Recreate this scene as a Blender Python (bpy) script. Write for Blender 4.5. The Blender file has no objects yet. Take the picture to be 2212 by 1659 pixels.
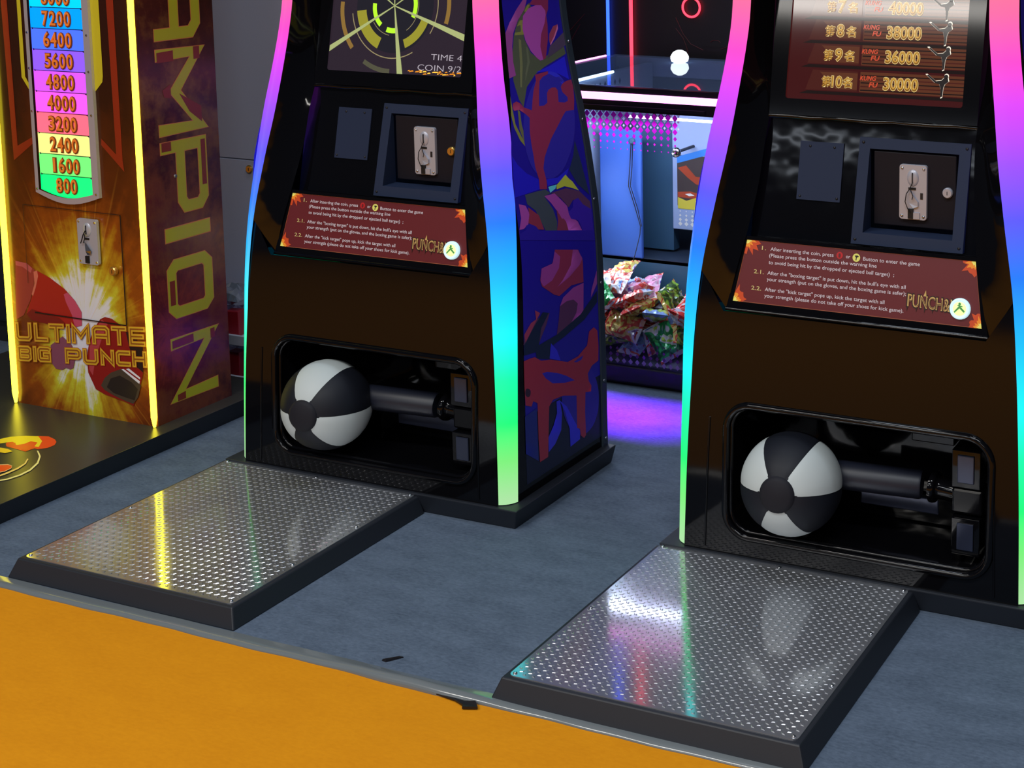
import bpy, bmesh, math, random
from math import sin, cos, pi, radians, atan2, sqrt
from mathutils import Vector, Matrix

random.seed(11)
SC = bpy.context.scene
COL = SC.collection

# ------------------------------------------------------------------ camera
CAM = bpy.data.cameras.new('camera')
CAMO = bpy.data.objects.new('camera', CAM)
COL.objects.link(CAMO)
YAW, PITCH, ROLL = radians(22.9393), radians(7.6444), radians(-0.0422)
F_PX, PPX, PPY = 3350.16, 1706.80, 186.33
fwd = Vector((-sin(YAW) * cos(PITCH), cos(YAW) * cos(PITCH), -sin(PITCH)))
r0 = Vector((cos(YAW), sin(YAW), 0)); u0 = r0.cross(fwd)
rgt = cos(ROLL) * r0 + sin(ROLL) * u0
up = rgt.cross(fwd)
CAMO.matrix_world = Matrix(((rgt.x, up.x, -fwd.x, 2.5925), (rgt.y, up.y, -fwd.y, -2.3925),
                            (rgt.z, up.z, -fwd.z, 1.5612), (0, 0, 0, 1)))
CAM.sensor_width = 36.0
CAM.lens = F_PX / 2212 * 36.0
CAM.shift_x = -(PPX - 1106) / 2212
CAM.shift_y = (PPY - 829.5) / 2212
CAM.clip_start = 0.05
SC.camera = CAMO

# ------------------------------------------------------------------ world, hall lamps, exposure
SC.view_settings.view_transform = 'Standard'
SC.view_settings.look = 'None'
SC.view_settings.gamma = 1.0
SC.view_settings.use_curve_mapping = False
SC.view_settings.exposure = 0.0
W = bpy.data.worlds.new('hall'); SC.world = W
W.use_nodes = True
bg = W.node_tree.nodes['Background']
bg.inputs[0].default_value = (0.55, 0.7, 1.0, 1)
bg.inputs[1].default_value = 0.05

def hall_lamp(x, y, z, sx, sy, power, col=(1, 1, 1), rot=(0, 0, 0)):
    l = bpy.data.lights.new('hall_lamp', 'AREA')
    l.shape = 'RECTANGLE'; l.size = sx; l.size_y = sy; l.energy = power; l.color = col
    o = bpy.data.objects.new('hall_lamp', l); COL.objects.link(o)
    o.location = (x, y, z); o.rotation_euler = rot
    return o
hall_lamp(-0.6, -2.6, 4.4, 2.2, 0.5, 100, (1.0, 0.96, 0.9))
hall_lamp(2.6, -2.2, 4.4, 2.2, 0.5, 96, (0.90, 0.95, 1.0))
hall_lamp(0.4, 0.4, 4.6, 0.5, 0.5, 20, (0.76, 0.86, 1.0))
hall_lamp(2.4, 1.0, 4.6, 0.5, 0.5, 20, (0.76, 0.86, 1.0))
hall_lamp(0.6, -5.6, 4.4, 2.6, 0.6, 120, (0.9, 0.95, 1.0))
hall_lamp(-2.0, -9.0, 4.4, 3.0, 0.6, 120, (1.0, 0.96, 0.9))
hall_lamp(4.0, -9.0, 4.4, 3.0, 0.6, 120, (1.0, 0.96, 0.9))
# long bright counter light on the far side of the aisle
hall_lamp(-2.2, -7.0, 2.75, 5.0, 0.06, 7, (0.80, 0.88, 1.0), (radians(90), 0, 0))

# ------------------------------------------------------------------ helpers
def lin(c, g=1.0):
    o = []
    for v in c[:3]:
        v = v / 255.0
        v = v / 12.92 if v <= 0.04045 else ((v + 0.055) / 1.055) ** 2.4
        o.append(min(v * g, 1.0))
    return tuple(o)

MATS = {}
def mat(name, col=(128, 128, 128), rough=0.5, metal=0.0, emit=None, strength=1.0, coat=0.0, spec=0.5, g=1.0):
    if name in MATS: return MATS[name]
    m = bpy.data.materials.new(name); m.use_nodes = True
    b = m.node_tree.nodes['Principled BSDF']
    b.inputs['Base Color'].default_value = (*lin(col, g), 1)
    b.inputs['Roughness'].default_value = rough
    b.inputs['Metallic'].default_value = metal
    b.inputs['Specular IOR Level'].default_value = spec
    if coat: b.inputs['Coat Weight'].default_value = coat; b.inputs['Coat Roughness'].default_value = 0.05
    if emit is not None:
        b.inputs['Emission Color'].default_value = (*lin(emit), 1)
        b.inputs['Emission Strength'].default_value = strength
    MATS[name] = m
    return m

def nodes(m):
    nt = m.node_tree
    return nt, nt.nodes, nt.links, nt.nodes['Principled BSDF']

def ramp(n, stops, interp='LINEAR'):
    cr = n.color_ramp; cr.interpolation = interp
    while len(cr.elements) > 1: cr.elements.remove(cr.elements[-1])
    for i, (p, c) in enumerate(stops):
        e = cr.elements[0] if i == 0 else cr.elements.new(p)
        e.position = p
        e.color = (*c, 1) if len(c) == 3 else c

class MB:
    def __init__(s): s.v = []; s.f = []; s.mi = []; s.m = []; s.sm = []
    def mid(s, m):
        if m not in s.m: s.m.append(m)
        return s.m.index(m)
    def add(s, vs, fs, m, smooth=False, flip=False):
        o = len(s.v); s.v += [tuple(v) for v in vs]; k = s.mid(m)
        for f in fs:
            f = tuple(o + i for i in f)
            s.f.append(f[::-1] if flip else f); s.mi.append(k); s.sm.append(smooth)
    def box(s, x0, x1, y0, y1, z0, z1, m, M=None):
        vs = [Vector((x, y, z)) for z in (z0, z1) for y in (y0, y1) for x in (x0, x1)]
        if M: vs = [M @ v for v in vs]
        s.add(vs, [(0, 2, 3, 1), (4, 5, 7, 6), (0, 1, 5, 4), (2, 6, 7, 3), (0, 4, 6, 2), (1, 3, 7, 5)], m)
    def frustum(s, r0, z0, r1, z1, m, M=None):   # r = (x0,x1,y0,y1)
        vs = [Vector((x, y, z)) for r, z in ((r0, z0), (r1, z1)) for y in r[2:] for x in r[:2]]
        if M: vs = [M @ v for v in vs]
        s.add(vs, [(0, 2, 3, 1), (4, 5, 7, 6), (0, 1, 5, 4), (2, 6, 7, 3), (0, 4, 6, 2), (1, 3, 7, 5)], m)
    def grid(s, rows, m, smooth=True, closed=False, flip=False):
        n = len(rows[0]); vs = [p for r in rows for p in r]; fs = []
        for i in range(len(rows) - 1):
            for j in range(n if closed else n - 1):
                k = (j + 1) % n
                fs.append((i * n + j, i * n + k, (i + 1) * n + k, (i + 1) * n + j))
        s.add(vs, fs, m, smooth, flip)
    def lathe(s, prof, m, M=Matrix(), n=24, smooth=True, cap=True):   # prof (r,z) about local Z
        rows = [[M @ Vector((r * cos(2 * pi * j / n), r * sin(2 * pi * j / n), z)) for j in range(n)] for r, z in prof]
        s.grid(rows, m, smooth, True)
        if cap:
            s.add(rows[0], [tuple(range(n))[::-1]], m); s.add(rows[-1], [tuple(range(n))], m)
    def tube(s, pts, r, m, n=8, closed=False):
        P = [Vector(p) for p in pts]; L = len(P); rows = []; prev = None
        for i, p in enumerate(P):
            a = P[(i - 1) % L] if (closed or i > 0) else p
            b = P[(i + 1) % L] if (closed or i < L - 1) else p
            t = (b - a).normalized()
            if prev is None:
                q = Vector((0, 0, 1)) if abs(t.z) < .9 else Vector((1, 0, 0))
                nn = (q - t * q.dot(t)).normalized()
            else:
                nn = (prev - t * prev.dot(t)).normalized()
            prev = nn; bb = t.cross(nn); rr = r[i] if isinstance(r, (list, tuple)) else r
            rows.append([p + rr * (cos(2 * pi * j / n) * nn + sin(2 * pi * j / n) * bb) for j in range(n)])
        if closed: rows.append(rows[0])
        s.grid(rows, m, True, True)
        if not closed:
            s.add(rows[0], [tuple(range(n))[::-1]], m); s.add(rows[-1], [tuple(range(n))], m)
    def poly2(s, pts, m, fn, cuts=None, hole=None, flip=False, smooth=False):
        """flat outline (a,b) -> triangles -> mapped by fn(a,b) to 3D; cuts = list of b levels to split at"""
        bm = bmesh.new()
        def loop(ps):
            vs = [bm.verts.new((a, b, 0)) for a, b in ps]
            return [bm.edges.new((vs[i], vs[(i + 1) % len(vs)])) for i in range(len(vs))]
        ed = loop(pts)
        if hole: ed += loop(hole)
        bmesh.ops.triangle_fill(bm, edges=ed, use_beauty=True, use_dissolve=False)
        for c in (cuts or []):
            bmesh.ops.bisect_plane(bm, geom=bm.verts[:] + bm.edges[:] + bm.faces[:], plane_co=(0, c, 0), plane_no=(0, 1, 0))
        bm.verts.index_update()
        for f in bm.faces:
            if (f.normal.z < 0): f.normal_flip()
        s.add([fn(v.co.x, v.co.y) for v in bm.verts], [tuple(v.index for v in f.verts) for f in bm.faces], m, smooth, flip)
        bm.free()
    def build(s, name, parent=None, bevel=0.0, seg=2):
        me = bpy.data.meshes.new(name)
        me.from_pydata([tuple(v) for v in s.v], [], s.f)
        for m in s.m: me.materials.append(m)
        me.polygons.foreach_set('material_index', s.mi)
        me.polygons.foreach_set('use_smooth', s.sm)
        me.update()
        o = bpy.data.objects.new(name, me); COL.objects.link(o)
        if parent: o.parent = parent
        if bevel:
            b = o.modifiers.new('bevel', 'BEVEL'); b.width = bevel; b.segments = seg; b.limit_method = 'ANGLE'; b.angle_limit = radians(40)
        return o

def tag(o, label=None, cat=None, group=None, kind=None):
    if label: o['label'] = label
    if cat: o['category'] = cat
    if group: o['group'] = group
    if kind: o['kind'] = kind
    return o
def thing(name, label, cat, loc=(0, 0, 0), rz=0, group=None):
    o = bpy.data.objects.new(name, None); COL.objects.link(o)
    o.location = loc; o.rotation_euler = (0, 0, rz); o.empty_display_size = 0.1
    return tag(o, label, cat, group)

def kids(o): return [c for c in bpy.data.objects if c.parent == o]
def copy_tree(o, parent=None, skip=()):
    c = o.copy(); COL.objects.link(c); c.parent = parent
    for ch in kids(o):
        if ch.name.split('.')[0] not in skip: copy_tree(ch, c, skip)
    return c

def crom(xs, ys, x):
    if x <= xs[0]: return ys[0]
    if x >= xs[-1]: return ys[-1]
    i = max(k for k in range(len(xs) - 1) if xs[k] <= x)
    h = xs[i + 1] - xs[i]; t = (x - xs[i]) / h
    def sl(k):
        if k == 0: return (ys[1] - ys[0]) / (xs[1] - xs[0])
        if k == len(xs) - 1: return (ys[-1] - ys[-2]) / (xs[-1] - xs[-2])
        return (ys[k + 1] - ys[k - 1]) / (xs[k + 1] - xs[k - 1])
    a, b = sl(i) * h, sl(i + 1) * h
    return (2 * t**3 - 3 * t**2 + 1) * ys[i] + (t**3 - 2 * t**2 + t) * a + (-2 * t**3 + 3 * t**2) * ys[i + 1] + (t**3 - t**2) * b

def text_geo(txt, offset=0.0, extrude=0.0):
    """text mesh (built-in font) as (verts2d list, faces), normalised so cap height ~ .7 per unit size"""
    cu = bpy.data.curves.new('t', 'FONT'); cu.body = txt; cu.size = 1.0; cu.offset = offset; cu.extrude = extrude
    cu.resolution_u = 3
    ob = bpy.data.objects.new('t', cu); COL.objects.link(ob)
    bpy.context.view_layer.update()
    dg = bpy.context.evaluated_depsgraph_get()
    ev = ob.evaluated_get(dg); me = ev.to_mesh()
    vs = [tuple(v.co) for v in me.vertices]; fs = [tuple(p.vertices) for p in me.polygons]
    ev.to_mesh_clear()
    bpy.data.objects.remove(ob); bpy.data.curves.remove(cu)
    return vs, fs

def put_text(mb, txt, m, fn, a0, a1, b0, h=None, offset=0.0, depth=0.0, shear=0.0):
    """text spanning a0..a1 on baseline b0; fn(a,b,d) -> 3D. h = cap height"""
    vs, fs = text_geo(txt, offset, 0.5 if depth else 0.0)
    if not vs: return
    x0 = min(v[0] for v in vs); x1 = max(v[0] for v in vs)
    if offset: x0, x1 = x0 + offset, x1 - offset
    sx = (a1 - a0) / (x1 - x0)
    sy = (h / 0.7) if h else sx
    mb.add([fn(a0 + (v[0] - x0) * sx + shear * v[1] * sy, b0 + v[1] * sy, (v[2] + .5) * depth if depth else 0.0) for v in vs], fs, m)

STROKES = {   # square-built letters on a 0..1 grid, each a list of polylines
 'U': [[(0, 1), (0, .15), (.12, 0), (.88, 0), (1, .15), (1, 1)]], 'L': [[(0, 1), (0, 0), (1, 0)]],
 'T': [[(0, 1), (1, 1)], [(.5, 1), (.5, 0)]], 'I': [[(.5, 1), (.5, 0)]],
 'M': [[(0, 0), (0, 1), (.5, .35), (1, 1), (1, 0)]], 'A': [[(0, 0), (0, .85), (.15, 1), (.85, 1), (1, .85), (1, 0)], [(.2, .42), (1, .42)]],
 'E': [[(1, 1), (0, 1), (0, 0), (1, 0)], [(0, .5), (.9, .5)]],
 'B': [[(0, 0), (0, 1), (.85, 1), (1, .88), (1, .62), (.88, .5), (1, .38), (1, .12), (.85, 0), (0, 0)], [(.2, .5), (.88, .5)]],
 'G': [[(1, .95), (.9, 1), (.12, 1), (0, .88), (0, .12), (.12, 0), (1, 0), (1, .5), (.55, .5)]],
 'P': [[(0, 0), (0, 1), (.88, 1), (1, .88), (1, .5), (.88, .4), (.15, .4)]],
 'N': [[(0, 0), (0, 1), (1, 0), (1, 1)]], 'C': [[(1, 1), (.12, 1), (0, .88), (0, .12), (.12, 0), (1, 0)]],
 'H': [[(0, 1), (0, 0)], [(1, 1), (1, 0)], [(0, .5), (1, .5)]],
 'O': [[(.12, 1), (.88, 1), (1, .88), (1, .12), (.88, 0), (.12, 0), (0, .12), (0, .88), (.12, 1)]],
}
def stroke_letter(mb, ch, box, w, m, fn, d):
    """box = (a0,b0,a1,b1) outer box; w = (stroke width in a, in b); fn(a,b,d)"""
    a0, b0, a1, b1 = box
    wa, wb = w
    def mp(p): return (a0 + wa / 2 + p[0] * (a1 - a0 - wa), b0 + wb / 2 + p[1] * (b1 - b0 - wb))
    k = wa / wb
    for pi_, pl in enumerate(STROKES[ch]):
        dd_ = d + pi_ * .00006
        P = [Vector((mp(p)[0], mp(p)[1] * k)) for p in pl]
        closed = (pl[0] == pl[-1])
        if closed: P = P[:-1]
        n = len(P); L = []; R = []
        for i in range(n):
            a = P[i - 1] if (i > 0 or closed) else None
            b = P[(i + 1) % n] if (i < n - 1 or closed) else None
            t1 = (P[i] - a).normalized() if a is not None else None
            t2 = (b - P[i]).normalized() if b is not None else None
            if t1 is None: t1 = t2
            if t2 is None: t2 = t1
            n1 = Vector((-t1.y, t1.x)); n2 = Vector((-t2.y, t2.x)); mm = (n1 + n2)
            if mm.length < 1e-4: mm = n1
            mm.normalize(); q = min(1 / max(mm.dot(n1), .35), 1.9)
            ext = Vector((0, 0))
            if not closed and i == 0 : ext = -t2 * wa / 2
            if not closed and i == n - 1: ext = t1 * wa / 2
            L.append(P[i] + ext + mm * q * wa / 2); R.append(P[i] + ext - mm * q * wa / 2)
        vs = [fn(p.x, p.y / k, dd_ + i_ * .00001) for i_, p in enumerate(L)] + [fn(p.x, p.y / k, dd_ + i_ * .00001) for i_, p in enumerate(R)]
        fs = [(i, n + i, n + (i + 1) % n, (i + 1) % n) for i in range(n if closed else n - 1)]
        mb.add(vs, fs, m)

def rrect(x0, x1, z0, z1, r, n=6):
    o = []
    for cx, cz, a in ((x1 - r, z1 - r, 0), (x0 + r, z1 - r, 90), (x0 + r, z0 + r, 180), (x1 - r, z0 + r, 270)):
        for i in range(n + 1):
            t = radians(a + 90 * i / n); o.append((cx + r * cos(t), cz + r * sin(t)))
    return o
def disc(cx, cy, rx, ry=None, n=24): return [(cx + rx * cos(2 * pi * i / n), cy + (ry or rx) * sin(2 * pi * i / n)) for i in range(n)]
ROTY = Matrix.Rotation(pi / 2, 4, 'X')      # local +Z -> -Y (towards the viewer)
def face_y(x, y, z): return Matrix.Translation((x, y, z)) @ ROTY
SIDE_ART = [((58,64,50),[(0.839,1.178),(0.861,1.207),(0.893,1.239),(0.924,1.252),(0.936,1.236),(0.882,1.205),(0.883,1.166),(0.903,1.129),(0.942,1.105),(0.982,1.117),(1.061,1.129),(1.065,1.11),(0.953,1.088),(0.905,1.074),(0.859,1.049),(0.827,1.003),(0.814,1.024),(0.806,1.07),(0.821,1.134)]),((98,100,50),[(0.849,1.192),(0.884,1.22),(0.916,1.249),(0.927,1.248),(0.898,1.219),(0.884,1.205),(0.885,1.176),(0.843,1.178)]),((84,88,58),[(0.858,1.168),(0.868,1.164),(0.858,1.103),(0.837,1.051),(0.831,1.052),(0.848,1.112)]),((72,78,60),[(0.886,1.146),(0.893,1.142),(0.891,1.107),(0.858,1.064),(0.857,1.072),(0.881,1.108)]),((95,98,46),[(0.78,1.036),(0.778,1.006),(0.779,0.968),(0.796,0.935),(0.821,0.904),(0.816,0.899),(0.787,0.928),(0.771,0.961),(0.767,0.992)]),((78,80,52),[(0.8,1.003),(0.808,0.994),(0.805,0.964),(0.813,0.924),(0.821,0.904),(0.804,0.918),(0.792,0.954)]),((124,54,124),[(0.952,1.244),(0.978,1.242),(0.995,1.227),(0.995,1.217),(0.985,1.196),(0.962,1.17),(0.95,1.14),(0.954,1.106),(0.939,1.106),(0.926,1.114),(0.904,1.133),(0.887,1.161),(0.881,1.191),(0.89,1.222),(0.919,1.239)]),((98,31,62),[(0.923,1.248),(0.939,1.259),(1.013,1.254),(1.009,1.23),(0.997,1.215),(0.998,1.191),(0.991,1.156),(0.967,1.109),(0.954,1.106),(0.95,1.14),(0.962,1.17),(0.985,1.196),(0.995,1.217),(0.995,1.227),(0.978,1.242),(0.952,1.244)]),((110,50,108),[(0.865,1.241),(0.896,1.262),(0.914,1.261),(0.9,1.238),(0.866,1.214),(0.838,1.184),(0.825,1.152),(0.819,1.115),(0.821,1.082),(0.79,1.078),(0.8,1.155),(0.804,1.187),(0.827,1.21)]),((110,44,64),[(1.0,1.167),(1.023,1.185),(1.045,1.188),(1.045,1.177),(1.022,1.154),(0.998,1.138),(0.995,1.151)]),((150,80,120),[(1.045,1.188),(1.045,1.177),(1.022,1.154),(0.998,1.138),(0.998,1.142),(1.018,1.157),(1.036,1.176)]),((56,46,66),[(0.994,1.136),(1.07,1.166),(1.07,1.132),(1.02,1.119),(0.973,1.108)]),((28,24,168),[(0.911,1.079),(0.976,1.088),(1.056,1.104),(1.057,1.061),(1.058,1.044),(1.013,1.064),(0.961,1.076)]),((33,28,120),[(1.046,0.927),(1.036,0.904),(1.023,0.883),(1.007,0.864),(0.989,0.847),(0.972,0.833),(0.952,0.822),(0.932,0.816),(0.911,0.813),(0.889,0.815),(0.869,0.821),(0.85,0.83),(0.832,0.843),(0.819,0.859),(0.811,0.877),(0.806,0.896),(0.804,0.917),(0.806,0.939),(0.811,0.961),(0.821,0.982),(0.834,1.003),(0.85,1.021),(0.868,1.038),(0.888,1.052),(0.91,1.063),(0.932,1.07),(0.954,1.073),(0.975,1.073),(0.995,1.069),(1.013,1.06),(1.028,1.049),(1.04,1.033),(1.049,1.015),(1.054,0.995),(1.054,0.973),(1.052,0.95)]),((36,36,170),[(0.939,1.07),(0.945,1.071),(0.951,1.073),(0.957,1.073),(0.963,1.074),(0.969,1.074),(0.975,1.074),(0.981,1.073),(0.986,1.072),(0.992,1.071),(0.997,1.069),(1.002,1.067),(1.007,1.065),(1.012,1.062),(1.016,1.059),(1.02,1.056),(1.024,1.052),(1.028,1.048),(1.031,1.044),(1.034,1.04),(1.037,1.035),(1.029,1.028),(1.002,1.055),(0.969,1.069),(0.939,1.066)]),((104,32,58),[(0.905,1.074),(0.966,1.076),(0.964,1.069),(0.937,1.065),(0.92,1.057),(0.908,1.031),(0.895,0.997),(0.918,0.995),(0.935,1.0),(0.942,1.023),(0.953,1.031),(0.971,1.034),(0.987,1.032),(0.994,1.024),(0.987,0.995),(1.014,0.99),(1.031,0.992),(1.033,1.002),(1.014,1.017),(1.011,1.03),(1.022,1.038),(1.043,1.042),(1.068,1.043),(1.07,1.023),(1.063,0.991),(1.053,0.966),(1.013,0.968),(0.995,0.958),(0.964,0.937),(0.925,0.911),(0.899,0.887),(0.883,0.87),(0.871,0.845),(0.878,0.812),(0.876,0.792),(0.843,0.797),(0.845,0.822),(0.835,0.855),(0.835,0.882),(0.833,0.91),(0.834,0.94),(0.844,0.975),(0.828,0.987),(0.805,1.0),(0.784,1.0),(0.779,1.009),(0.785,1.018),(0.801,1.021),(0.816,1.014),(0.827,1.003),(0.86,0.991),(0.872,1.016),(0.885,1.038),(0.904,1.059)]),((24,20,146),[(0.742,0.898),(0.761,0.872),(0.795,0.845),(0.843,0.822),(0.843,0.797),(0.804,0.797),(0.731,0.797)]),((27,25,152),[(0.878,0.816),(0.93,0.811),(0.987,0.825),(0.967,0.8),(0.921,0.797),(0.88,0.798)]),((26,36,58),[(1.033,0.89),(1.049,0.835),(1.073,0.74),(1.019,0.779),(0.989,0.821),(1.016,0.852)]),((70,150,185),[(0.882,0.796),(0.921,0.795),(0.914,0.786),(0.888,0.78)]),((135,142,48),[(0.92,0.793),(0.968,0.812),(0.981,0.8),(0.997,0.789),(1.023,0.761),(0.995,0.772),(0.957,0.784),(0.919,0.783)]),((46,54,62),[(0.775,0.796),(0.839,0.794),(0.868,0.792),(0.889,0.779),(0.859,0.776),(0.892,0.738),(0.906,0.703),(0.901,0.68),(0.85,0.691),(0.813,0.75),(0.78,0.772)]),((64,38,64),[(0.889,0.779),(0.964,0.778),(1.025,0.759),(1.072,0.723),(1.074,0.702),(1.028,0.724),(0.991,0.743),(0.966,0.728),(0.932,0.759)]),((116,50,116),[(0.859,0.777),(0.907,0.775),(0.959,0.733),(0.965,0.708),(1.003,0.684),(1.022,0.656),(0.954,0.67),(0.921,0.717),(0.886,0.755)]),((92,36,56),[(0.908,0.733),(0.947,0.695),(0.956,0.67),(0.901,0.68),(0.91,0.703)]),((120,52,120),[(0.744,0.779),(0.772,0.77),(0.785,0.748),(0.775,0.723),(0.752,0.716),(0.735,0.718),(0.747,0.744)]),((100,35,52),[(0.782,0.764),(0.825,0.736),(0.843,0.696),(0.807,0.704),(0.776,0.727),(0.784,0.744)]),((40,22,122),[(0.962,0.716),(0.985,0.724),(0.991,0.741),(1.015,0.743),(1.036,0.722),(1.074,0.702),(1.078,0.643),(1.024,0.655),(1.008,0.685),(0.971,0.698)]),((30,20,114),[(0.734,0.708),(0.759,0.711),(0.765,0.722),(0.782,0.723),(0.807,0.712),(0.821,0.698),(1.08,0.645),(1.079,0.617),(0.733,0.693)]),((28,20,112),[(1.078,0.189),(1.076,0.172),(1.072,0.156),(1.064,0.143),(1.054,0.131),(1.042,0.123),(1.028,0.118),(1.013,0.115),(0.997,0.116),(0.981,0.12),(0.965,0.127),(0.95,0.137),(0.936,0.149),(0.923,0.163),(0.912,0.179),(0.903,0.196),(0.897,0.213),(0.893,0.231),(0.892,0.248),(0.894,0.264),(0.898,0.279),(0.905,0.292),(0.914,0.303),(0.926,0.312),(0.939,0.318),(0.953,0.321),(0.969,0.32),(0.985,0.317),(1.001,0.311),(1.017,0.302),(1.031,0.29),(1.045,0.276),(1.056,0.26),(1.066,0.243),(1.073,0.225),(1.077,0.207)]),((100,33,58),[(0.884,0.636),(0.996,0.611),(1.016,0.579),(1.015,0.521),(0.955,0.527),(0.896,0.514),(0.872,0.523),(0.817,0.558),(0.81,0.575),(0.819,0.603),(0.867,0.603),(0.884,0.619)]),((110,45,108),[(0.883,0.632),(0.908,0.613),(0.899,0.585),(0.865,0.562),(0.825,0.556),(0.812,0.571),(0.819,0.603),(0.871,0.604)]),((108,45,102),[(0.992,0.612),(1.015,0.584),(0.999,0.57),(0.947,0.551),(0.887,0.539),(0.914,0.55),(0.957,0.58),(0.97,0.617)]),((60,32,62),[(0.896,0.488),(0.929,0.493),(0.963,0.49),(0.986,0.472),(0.982,0.448),(0.944,0.425),(0.877,0.418),(0.888,0.45)]),((108,45,105),[(0.896,0.487),(0.913,0.506),(0.963,0.519),(1.015,0.519),(1.01,0.445),(0.98,0.43),(0.942,0.426),(0.975,0.45),(0.983,0.472),(0.962,0.488),(0.929,0.492)]),((108,50,110),[(1.084,0.536),(1.083,0.5),(1.05,0.471),(1.053,0.489)]),((58,32,62),[(0.724,0.435),(0.73,0.459),(0.784,0.483),(0.847,0.483),(0.83,0.457),(0.797,0.423),(0.75,0.414)]),((14,22,44),[(0.727,0.434),(0.775,0.468),(0.815,0.493),(0.843,0.484),(0.806,0.455),(0.793,0.415),(0.877,0.418),(0.995,0.44),(1.082,0.481),(1.082,0.451),(1.012,0.421),(0.91,0.403),(0.844,0.395),(0.842,0.365),(0.781,0.384),(0.779,0.401),(0.724,0.408)]),((110,40,64),[(0.729,0.459),(0.76,0.48),(0.784,0.483),(0.78,0.507),(0.803,0.494),(0.775,0.472),(0.734,0.438)]),((33,30,152),[(0.849,0.404),(0.876,0.378),(0.892,0.346),(0.84,0.367)]),((20,26,86),[(0.72,0.255),(0.774,0.259),(0.776,0.122),(0.72,0.16)]),((36,34,152),[(0.866,0.247),(0.882,0.246),(0.891,0.208),(0.885,0.165),(0.855,0.139),(0.823,0.128),(0.824,0.167),(0.85,0.19),(0.867,0.216)]),((34,31,162),[(0.881,0.245),(0.915,0.218),(0.948,0.171),(0.977,0.133),(0.976,0.11),(0.928,0.106),(0.926,0.155),(0.906,0.207)]),((110,30,46),[(0.723,0.394),(0.75,0.393),(0.773,0.39),(0.8,0.373),(0.844,0.363),(0.925,0.333),(0.976,0.333),(1.024,0.349),(1.036,0.383),(1.06,0.388),(1.078,0.374),(1.082,0.333),(1.079,0.292),(1.045,0.288),(1.023,0.273),(1.027,0.251),(1.04,0.236),(1.037,0.22),(1.009,0.227),(1.005,0.175),(1.007,0.111),(0.997,0.106),(0.981,0.118),(0.977,0.138),(0.963,0.145),(0.964,0.232),(0.899,0.252),(0.85,0.257),(0.831,0.245),(0.824,0.167),(0.82,0.117),(0.782,0.117),(0.778,0.183),(0.778,0.271),(0.759,0.282),(0.751,0.271),(0.724,0.282),(0.722,0.332)]),((30,24,124),[(0.803,0.34),(0.827,0.336),(0.875,0.319),(0.917,0.299),(0.957,0.275),(0.908,0.283),(0.851,0.299),(0.819,0.322)]),((34,18,34),[(0.749,0.307),(0.747,0.302),(0.744,0.299),(0.739,0.299),(0.734,0.3),(0.729,0.304),(0.725,0.309),(0.724,0.314),(0.726,0.319),(0.729,0.322),(0.734,0.322),(0.739,0.32),(0.744,0.317),(0.748,0.312)]),((36,24,116),[(0.955,0.324),(0.976,0.327),(1.004,0.328),(0.993,0.319),(0.969,0.319)])]
FRONT_ART = [((138,50,44),[(-1.133,0.479),(-1.089,0.476),(-1.06,0.46),(-1.067,0.415),(-1.084,0.369),(-1.115,0.321),(-1.148,0.304)]),((165,75,75),[(-1.133,0.479),(-1.089,0.476),(-1.069,0.463),(-1.076,0.449),(-1.107,0.464),(-1.133,0.466)]),((150,28,24),[(-1.052,0.459),(-1.004,0.443),(-0.949,0.416),(-0.911,0.385),(-0.889,0.355),(-0.891,0.316),(-0.935,0.304),(-1.016,0.305),(-1.083,0.31),(-1.103,0.326),(-1.082,0.369),(-1.06,0.416)]),((176,66,92),[(-0.938,0.406),(-0.911,0.385),(-0.889,0.355),(-0.891,0.316),(-0.918,0.308),(-0.926,0.342),(-0.946,0.377),(-0.953,0.4)]),((190,100,80),[(-1.064,0.454),(-1.05,0.459),(-1.047,0.443),(-1.06,0.407),(-1.072,0.382),(-1.077,0.387),(-1.063,0.42)]),((110,22,20),[(-1.103,0.326),(-1.08,0.343),(-1.031,0.335),(-0.974,0.328),(-0.935,0.304),(-1.016,0.305),(-1.083,0.31)]),((120,66,84),[(-1.016,0.244),(-0.967,0.276),(-0.934,0.254),(-0.922,0.22),(-0.934,0.187),(-0.946,0.182),(-0.963,0.184),(-0.978,0.176),(-1.001,0.177),(-1.015,0.191)]),((128,26,22),[(-0.877,0.181),(-0.879,0.225),(-0.869,0.261),(-0.85,0.307),(-0.819,0.343),(-0.801,0.351),(-0.776,0.349),(-0.747,0.335),(-0.704,0.311),(-0.668,0.281),(-0.671,0.207),(-0.689,0.153),(-0.714,0.106),(-0.747,0.114),(-0.819,0.125),(-0.852,0.136)]),((160,58,62),[(-0.865,0.262),(-0.844,0.308),(-0.813,0.342),(-0.792,0.331),(-0.818,0.285),(-0.845,0.229),(-0.86,0.175),(-0.872,0.191)]),((40,26,22),[(-0.727,0.321),(-0.704,0.311),(-0.668,0.281),(-0.671,0.207),(-0.7,0.225),(-0.718,0.279)]),((68,56,44),[(-0.831,0.15),(-0.815,0.174),(-0.791,0.192),(-0.748,0.209),(-0.708,0.192),(-0.682,0.169),(-0.695,0.133),(-0.714,0.112),(-0.741,0.116),(-0.785,0.127),(-0.818,0.138)]),((40,32,28),[(-0.809,0.148),(-0.793,0.175),(-0.758,0.188),(-0.715,0.174),(-0.694,0.157),(-0.708,0.123),(-0.741,0.127),(-0.785,0.134)]),((205,200,205),[(-0.75,0.207),(-0.742,0.209),(-0.684,0.181),(-0.687,0.173)]),((205,200,205),[(-0.733,0.21),(-0.722,0.213),(-0.682,0.192),(-0.683,0.186)])]
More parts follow.
